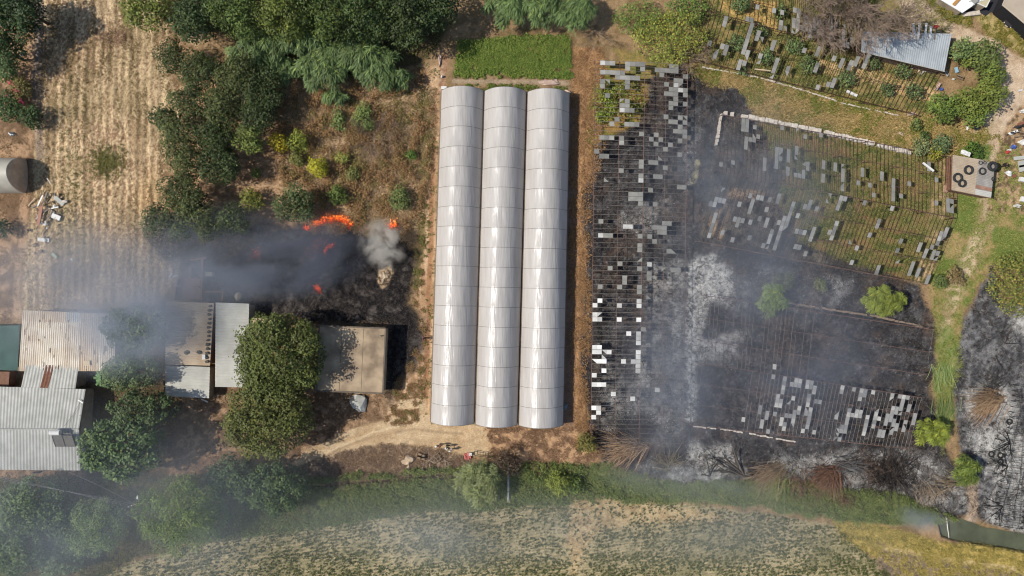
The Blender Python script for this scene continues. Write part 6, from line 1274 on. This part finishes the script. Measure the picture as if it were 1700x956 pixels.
car(1681, 27, R(-128), 'black car parked nose out in the dark beside the sandy roofed building', C(66, 62, 64))
# two scooters by the junk yard
def scooter(px, py, rot, col, label):
    t = thing('motor_scooter', label, 'scooter', W(px, py), 'scooters parked by the junk yard'); c_, s_ = math.cos(rot), math.sin(rot); o = W(px, py)
    Q = lambda x, y, z: Vector((o.x+x*c_-y*s_, o.y+x*s_+y*c_, z)); bm = mat('scooter paint %d' % int(px), col, .35)
    for x in (-.62, .66): w_ = MB().tube([Q(x, -.06, .25), Q(x, .06, .25)], .25, 14).build('wheel', BLACKR, t)
    MB().blob(Q(-.4, 0, .62), (.48, .26, .24), rough=.06, seed=2).build('body', bm, t); MB().blob(Q(-.32, 0, .84), (.42, .17, .08), rough=.03).build('seat', BLACKR, t)
    MB().box(Q(.18, 0, .36), (.6, .32, .08), rot).build('footboard', bm, t); MB().box(Q(.55, 0, .72), (.10, .42, .62), rot, (0, -.25)).build('front_shield', bm, t)
    MB().tube([Q(.48, -.34, 1.04), Q(.55, 0, 1.0), Q(.48, .34, 1.04)], .03, 6).build('handlebar', BLACKR, t)
scooter(1678, 221, R(25), C(226, 226, 224), 'white scooter at the edge of the junk yard, lower of the two')
scooter(1688, 211, R(12), C(56, 54, 58), 'black scooter at the edge of the junk yard, upper of the two')

# ---------------------------------------------------------------- people
SKIN = mat('skin', C(176, 128, 100), .6); HAIR = mat('dark hair', C(44, 36, 32), .7)
def person(px, py, yaw, shirt, trousers, label, arms=((.25, -.1, -.05), (.25, .1, -.05)), stride=.15, cap=None, lean=.05):
    import bmesh
    o = W(px, py); t = thing('person', label, 'person', (o.x, o.y, 0)); c_, s_ = math.cos(yaw), math.sin(yaw)
    zg = ground_z(px, py)
    Q = lambda x, y, z: (x*c_-y*s_, x*s_+y*c_, z+zg)
    # skeleton: facing +x.  (point, radius, parent)
    J = [((0, 0, .95), .15, None), ((lean*.4, 0, 1.12), .145, 0), ((lean, 0, 1.34), .165, 1), ((lean*1.2, 0, 1.46), .09, 2), ((lean*1.4, 0, 1.53), .055, 3)]
    for sgn in (-1, 1):
        k = len(J); st_ = stride*sgn
        J += [((0, sgn*.10, .88), .105, 0), ((st_*.6+.02, sgn*.11, .50), .075, k), ((st_-.02, sgn*.12, .12), .050, k+1), ((st_+.16, sgn*.13, .045), .040, k+2)]
    for sgn, (dx, dy, dz) in zip((-1, 1), arms):
        k = len(J); J += [((lean, sgn*.20, 1.40), .065, 2), ((lean+dx*.5, sgn*(.27+abs(dy)*.5), 1.14), .045, k), ((lean+dx*1.3, sgn*(.25+dy), .96+dz*2+max(0, dx-.2)*.5), .034, k+1)]
    me = bpy.data.meshes.new('body'); me.from_pydata([Q(*p) for p, r, _ in J], [(i, par) for i, (_, _, par) in enumerate(J) if par is not None], [])
    b = bpy.data.objects.new('body', me); COL.objects.link(b); b.parent = t
    sk = b.modifiers.new('skin', 'SKIN'); sb = b.modifiers.new('sub', 'SUBSURF'); sb.levels = 1; sb.render_levels = 1
    for i, (_, r, par) in enumerate(J): me.skin_vertices[0].data[i].radius = (r, r); me.skin_vertices[0].data[i].use_root = (par is None)
    me.materials.append(SKIN)
    # bake the body so that clothes can follow it
    dg = bpy.context.evaluated_depsgraph_get(); ev = b.evaluated_get(dg); m2 = bpy.data.meshes.new_from_object(ev); b.modifiers.clear(); b.data = m2
    tm = mat('cloth %s' % label[:22], shirt, .85); bt = mat('trousers %s' % label[:22], trousers, .85)
    m2.materials.clear(); m2.materials.append(SKIN)
    for nm, mm, lo, hi, arm in (('shirt', tm, .92, 1.47, .34), ('trousers', bt, .14, 1.0, 9)):
        bm = bmesh.new(); bm.from_mesh(m2)
        kill = [f for f in bm.faces if not (lo+zg < f.calc_center_median().z < hi+zg) or (nm == 'trousers' and math.hypot(*f.calc_center_median().xy) > .42 and f.calc_center_median().z > .6) or (nm == 'trousers' and abs(-f.calc_center_median().x*s_+f.calc_center_median().y*c_) > .225)]
        bmesh.ops.delete(bm, geom=kill, context='FACES')
        for v in bm.verts: v.co += v.normal*.014
        m3 = bpy.data.meshes.new(nm); bm.to_mesh(m3); bm.free(); m3.materials.append(mm)
        ob = bpy.data.objects.new(nm, m3); COL.objects.link(ob); ob.parent = t
    wp = lambda x, y, z: Vector(Q(x, y, z))+Vector((o.x, o.y, 0))
    hx = lean*1.6
    hd = MB().blob(wp(hx, 0, 1.645), (.098, .080, .118), rough=.02).blob(wp(hx+.095, 0, 1.635), (.02, .016, .025), rough=0)
    for sgn in (-1, 1): hd.blob(wp(hx, sgn*.082, 1.64), (.018, .012, .03), rough=0)
    h_ = hd.build('head', SKIN, t, smooth=True)
    fx = MB()
    for sgn in (-1, 1): fx.blob(wp(hx+.088, sgn*.032, 1.655), (.010, .012, .008), rough=0, sub=1)
    fx.build('eyes', HAIR, h_); MB().box(wp(hx+.094, 0, 1.595), (.012, .045, .010), yaw).build('mouth', mat('lips', C(150, 88, 78), .6), h_)
    MB().blob(wp(hx-.015, 0, 1.675), (.105, .092, .108), rough=.03).build('hair', mat('cap '+label[:12], cap, .8) if cap else HAIR, h_, smooth=True)
    for sgn, (dx, dy, dz) in zip((-1, 1), arms):
        w0 = Vector((lean+dx*1.3, sgn*(.25+dy), .96+dz*2+max(0, dx-.2)*.5)); el = Vector((lean+dx*.5, sgn*(.27+abs(dy)*.5), 1.14)); d = (w0-el).normalized()
        side = d.cross(Vector((0, sgn, 0))).normalized(); hb = MB(); wr = wp(*w0)
        dW = Vector((d.x*c_-d.y*s_, d.x*s_+d.y*c_, d.z)); sW = Vector((side.x*c_-side.y*s_, side.x*s_+side.y*c_, side.z))
        hb.bar(wr, wr+dW*.09, .035, .075)
        for f in range(4):
            s0 = wr+dW*.085+sW*(f-1.5)*.019; l = (.062, .075, .070, .055)[f]; hb.tube([s0, s0+dW*l*.55, s0+dW*l*.9+Vector((0, 0, -.02))], [.010, .009, .007], 5)
        hb.tube([wr+dW*.03+sW*.03, wr+dW*.06+sW*.055, wr+dW*.085+sW*.06], [.012, .011, .008], 5)
        hb.build('hand', SKIN, t)
    for sgn in (-1, 1):
        st_ = stride*sgn; MB().blob(wp(st_+.09, sgn*.13, .045), (.14, .05, .045), rough=.02).build('shoe', HAIR, t, smooth=True)
    return t
person(732, 737, R(-60), C(134, 84, 74), C(70, 66, 74), 'person in a reddish top standing on the driveway, leftmost of the group', arms=((.25, .05, .0), (.1, .0, -.05)))
person(743, 739, R(-40), C(92, 98, 74), C(60, 58, 60), 'person in an olive top in the middle of the group on the driveway', arms=((.3, .1, .1), (.2, .1, .05)), cap=C(60, 40, 38))
person(750, 745, R(150), C(222, 220, 214), C(52, 54, 66), 'person in a white top at the lower right of the group on the driveway', arms=((.2, .05, .0), (.35, .1, .1)))
person(705, 561, R(170), C(120, 66, 74), C(58, 54, 50), 'person in dark red clothes walking on the sandy lane beside the leftmost tunnel', stride=.25, arms=((.25, .1, .0), (-.1, .1, .0)))
person(1662, 275, R(200), C(48, 44, 44), C(40, 38, 42), 'person dressed in black standing right beside the tractor tyre on the hut', arms=((.25, .05, .05), (.25, .1, .05)))
tag(MB().box(W(723.5, 741, .25), (.32, .22, .5), .4).build('white_canister', WHITE), 'white canister on the ground beside the person in the reddish top', 'canister')
tag(MB().box(W(741, 744.5, .2), (.5, .3, .4), -.5).build('white_cooler', WHITE), 'white box on the ground in front of the person in the olive top', 'box')
# ---------------------------------------------------------------- flames and smoke
FLAME = attr_mat('flame', .6, emit=1.9)
def fire(label, pts, n, h, seed, w=.35, spread=.35, name='fire', tint=1.0):
    rs = np.random.RandomState(seed); base = W(*pts[len(pts)//2]); base.z = 0; t = thing(name, label, 'fire', base, 'open fires of the scorched patch')
    seg = [(Vector(W(*a)), Vector(W(*b))) for a, b in zip(pts[:-1], pts[1:])]; L_ = [(b-a).length for a, b in seg]; p_ = np.array(L_)/sum(L_)
    V = []; F = []; cc = []
    for k in range(n):
        s = rs.choice(len(seg), p=p_); a, b = seg[s]; q = a.lerp(b, rs.uniform(0, 1)); oy = rs.normal(0, 1)-.35*abs(rs.normal()); q = q+Vector((rs.normal(0, spread), oy*spread*1.25, 0))
        ang = R(70)+rs.normal(0, .7); d = Vector((math.cos(ang), math.sin(ang), 0)); l = rs.uniform(.3, 1.1)*w*2.4; hh = h*rs.uniform(.3, 1.0); s_ = Vector((-d.y, d.x, 0))*w*rs.uniform(.08, .26)
        n0 = len(V); mid_ = q+d*l*.45+Vector((0, 0, hh*.45))
        V += [q+s_*.5, q-s_*.5, mid_+s_, mid_-s_, q+d*l+Vector((rs.normal(0, .05), 0, hh))]; F += [(n0, n0+1, n0+3, n0+2), (n0+2, n0+3, n0+4, n0+4)]
        f = rs.uniform(0, 1)**1.2*tint*float(np.clip(.75+oy*.45, .08, 1.2)); dim_ = float(np.clip(.85+oy*.25, .35, 1.1))*(1 if rs.uniform() > .25 else .3); c0 = np.array([1.0, .05+.12*f, .008+.02*f])*(.35+.5*f)*dim_; c1 = np.array([1.0, .10+.26*f, .014+.05*f*f])*(.5+.8*f)*dim_
        cc += [c0, c0, c1, c1, np.array([.9, .05+.18*f, .01])*(.3+.45*f)]
    tri = []
    for f in F: tri += [(f[0], f[1], f[2])] + ([(f[0], f[2], f[3])] if f[2] != f[3] else [])
    mesh_np('flames', [tuple(v) for v in V], tri, FLAME, t, cols=np.array(cc))
    rs2 = random.Random(seed); mb = MB()
    for k in range(6):
        a, b = seg[rs2.randrange(len(seg))]; q = a.lerp(b, rs2.random()); ang = rs2.uniform(0, 6.28); e = Vector((math.cos(ang), math.sin(ang), .1))
        mb2 = MB().tube([q+Vector((0, 0, .05)), q+e*rs2.uniform(.5, 1.1)], .05, 5).build('burning_stick', BLACK, t)
    return t
fire('longest row of tall orange flames at the upper edge of the scorched patch', [(520, 377), (528, 371), (540, 366), (556, 364), (570, 364), (577, 369), (583, 376)], 760, 1.2, 1, w=.16, spread=.27)
fire('small fire of bright orange flames right of the tan smoke puff', [(644, 378), (652, 373), (658, 376)], 190, 1.0, 2, w=.17, spread=.34)
fire('tiny flames at the left end of the long row of flames', [(507, 378), (512, 381)], 40, .6, 3, w=.25, spread=.2, tint=.5)
fire('red glowing branches burning in the dark smoke below the long row', [(536, 421), (543, 412), (554, 406)], 120, .4, 4, w=.18, spread=.18, tint=.25)
fire('scattered red embers left of the glowing branches', [(508, 420), (520, 412), (530, 402), (540, 400)], 90, .3, 5, w=.16, spread=.5, tint=.15)
fire('small glowing ember patch in the lower left of the scorched patch', [(521, 475), (528, 480), (531, 484)], 80, .4, 6, w=.2, spread=.22, tint=.3)
fire('dull red embers under the smoke at the left end of the scorched patch', [(418, 424), (424, 420), (430, 426)], 60, .3, 7, w=.2, spread=.3, tint=.2)
fire('dim embers between the two small fires', [(600, 377), (610, 380), (616, 388)], 40, .4, 8, w=.18, spread=.3, tint=.15)

def smoke(name, label, px, py, rx, ry, z0, z1, dens, col, scale, lo, hi, seed, absorb=None, rot=0, stretch=1.0, aniso=.2, base=.30):
    z0 += .017*seed; z1 += .043*seed; rx += .7*seed; ry += .3*seed; c = W(px, py, (z0+z1)/2); sx, sy, sz = rx*.1, ry*.1, (z1-z0)/2
    mb = MB(); mb.box((0, 0, 0), (2*sx, 2*sy, 2*sz)); 
    m = bpy.data.materials.new(name); m.use_nodes = True; nt = m.node_tree; nt.nodes.remove(nt.nodes['Principled BSDF'])
    v = nt.nodes.new('ShaderNodeVolumePrincipled'); nt.links.new(v.outputs[0], nt.nodes['Material Output'].inputs['Volume'])
    v.inputs['Color'].default_value = (*col, 1); v.inputs['Anisotropy'].default_value = aniso
    if absorb: v.inputs['Absorption Color'].default_value = (*absorb, 1)
    tc = nt.nodes.new('ShaderNodeTexCoord'); mp = nt.nodes.new('ShaderNodeMapping')
    mp.inputs['Location'].default_value = (seed*3.1, seed*1.7, 0); mp.inputs['Scale'].default_value = (scale/stretch, scale, scale*1.4)
    nt.links.new(tc.outputs['Object'], mp.inputs[0]); n = nt.nodes.new('ShaderNodeTexNoise'); n.inputs['Scale'].default_value = 1; n.inputs['Detail'].default_value = 3.5; n.inputs['Distortion'].default_value = .5
    nt.links.new(mp.outputs[0], n.inputs['Vector'])
    mr = nt.nodes.new('ShaderNodeMapRange'); mr.interpolation_type = 'SMOOTHSTEP'; mr.inputs[1].default_value = lo; mr.inputs[2].default_value = hi; mr.inputs[3].default_value = base; nt.links.new(n.outputs['Fac'], mr.inputs[0])
    # soft falloff towards the box walls: 1 - r^2 of the normalised position
    sc_ = nt.nodes.new('ShaderNodeVectorMath'); sc_.operation = 'MULTIPLY'; sc_.inputs[1].default_value = (1/sx, 1/sy, 1/sz); nt.links.new(tc.outputs['Object'], sc_.inputs[0])
    ln = nt.nodes.new('ShaderNodeVectorMath'); ln.operation = 'LENGTH'; nt.links.new(sc_.outputs[0], ln.inputs[0])
    fo = nt.nodes.new('ShaderNodeMapRange'); fo.interpolation_type = 'SMOOTHSTEP'; fo.inputs[1].default_value = 1.0; fo.inputs[2].default_value = .15; nt.links.new(ln.outputs['Value'], fo.inputs[0])
    mu = nt.nodes.new('ShaderNodeMath'); mu.operation = 'MULTIPLY'; nt.links.new(mr.outputs[0], mu.inputs[0]); nt.links.new(fo.outputs[0], mu.inputs[1])
    m2_ = nt.nodes.new('ShaderNodeMath'); m2_.operation = 'MULTIPLY'; m2_.inputs[1].default_value = dens; nt.links.new(mu.outputs[0], m2_.inputs[0]); nt.links.new(m2_.outputs[0], v.inputs['Density'])
    o = mb.build(name, m); o.location = c; o.rotation_euler = (0, 0, R(rot)); tag(o, label, kind='stuff'); return o
GREY = (.64, .70, .80); DARK = (.30, .33, .40)
smoke('smoke', 'dark smoke rising over the scorched patch', 488, 430, 152, 82, .3, 9, .44, DARK, .20, .40, .62, 1, rot=14, stretch=2.2, base=.05)
smoke('smoke', 'blue grey smoke drifting left from the fire', 340, 435, 200, 104, .5, 9, .27, GREY, .16, .38, .66, 2, rot=8, stretch=2.0, base=.10)
smoke('smoke', 'thin blue smoke over the barn and the stubble field', 130, 480, 320, 160, 1, 10, .16, GREY, .07, .36, .7, 3, rot=4, stretch=1.8)
smoke('smoke', 'thin blue smoke over the tree between the rusty roofs', 225, 540, 140, 110, 3, 12, .34, GREY, .11, .34, .7, 4)
smoke('smoke', 'thin blue smoke over the trees of the lower left', 160, 850, 480, 210, 2, 13, .08, GREY, .06, .26, .7, 5, stretch=1.6)
smoke('smoke', 'pale haze of smoke along the ditch', 740, 870, 360, 110, .5, 7, .15, (.75, .8, .84), .08, .34, .7, 6, stretch=2)
smoke('smoke', 'blue grey smoke over the left part of the burnt glasshouses', 1235, 340, 220, 240, .3, 7, .15, GREY, .08, .30, .68, 7)
smoke('smoke', 'grey smoke lying over the burnt out glasshouse', 1270, 580, 290, 230, .3, 6, .16, (.60, .64, .74), .07, .30, .7, 8, stretch=1.4)
smoke('smoke', 'smoke over the lower end of the long glasshouse', 1105, 640, 110, 200, .3, 6, .17, GREY, .09, .34, .7, 9)
smoke('smoke', 'white smoke wisps at the canal bank', 1120, 800, 190, 40, .2, 4, .22, (.78, .82, .86), .16, .38, .68, 10, rot=-8, stretch=2)
smoke('smoke', 'small wisp of smoke at the canal end', 1535, 865, 60, 22, .2, 3, .35, (.75, .8, .86), .3, .35, .65, 11, rot=-15)
smoke('smoke', 'dense tan smoke puff between the two fires', 635, 406, 38, 46, .2, 4.5, 2.6, (.98, .93, .84), .36, .44, .66, 12, base=0)
smoke('smoke', 'haze over the right end of the lower field', 1180, 880, 420, 100, .5, 6, .11, (.75, .78, .8), .06, .3, .7, 13, stretch=2)
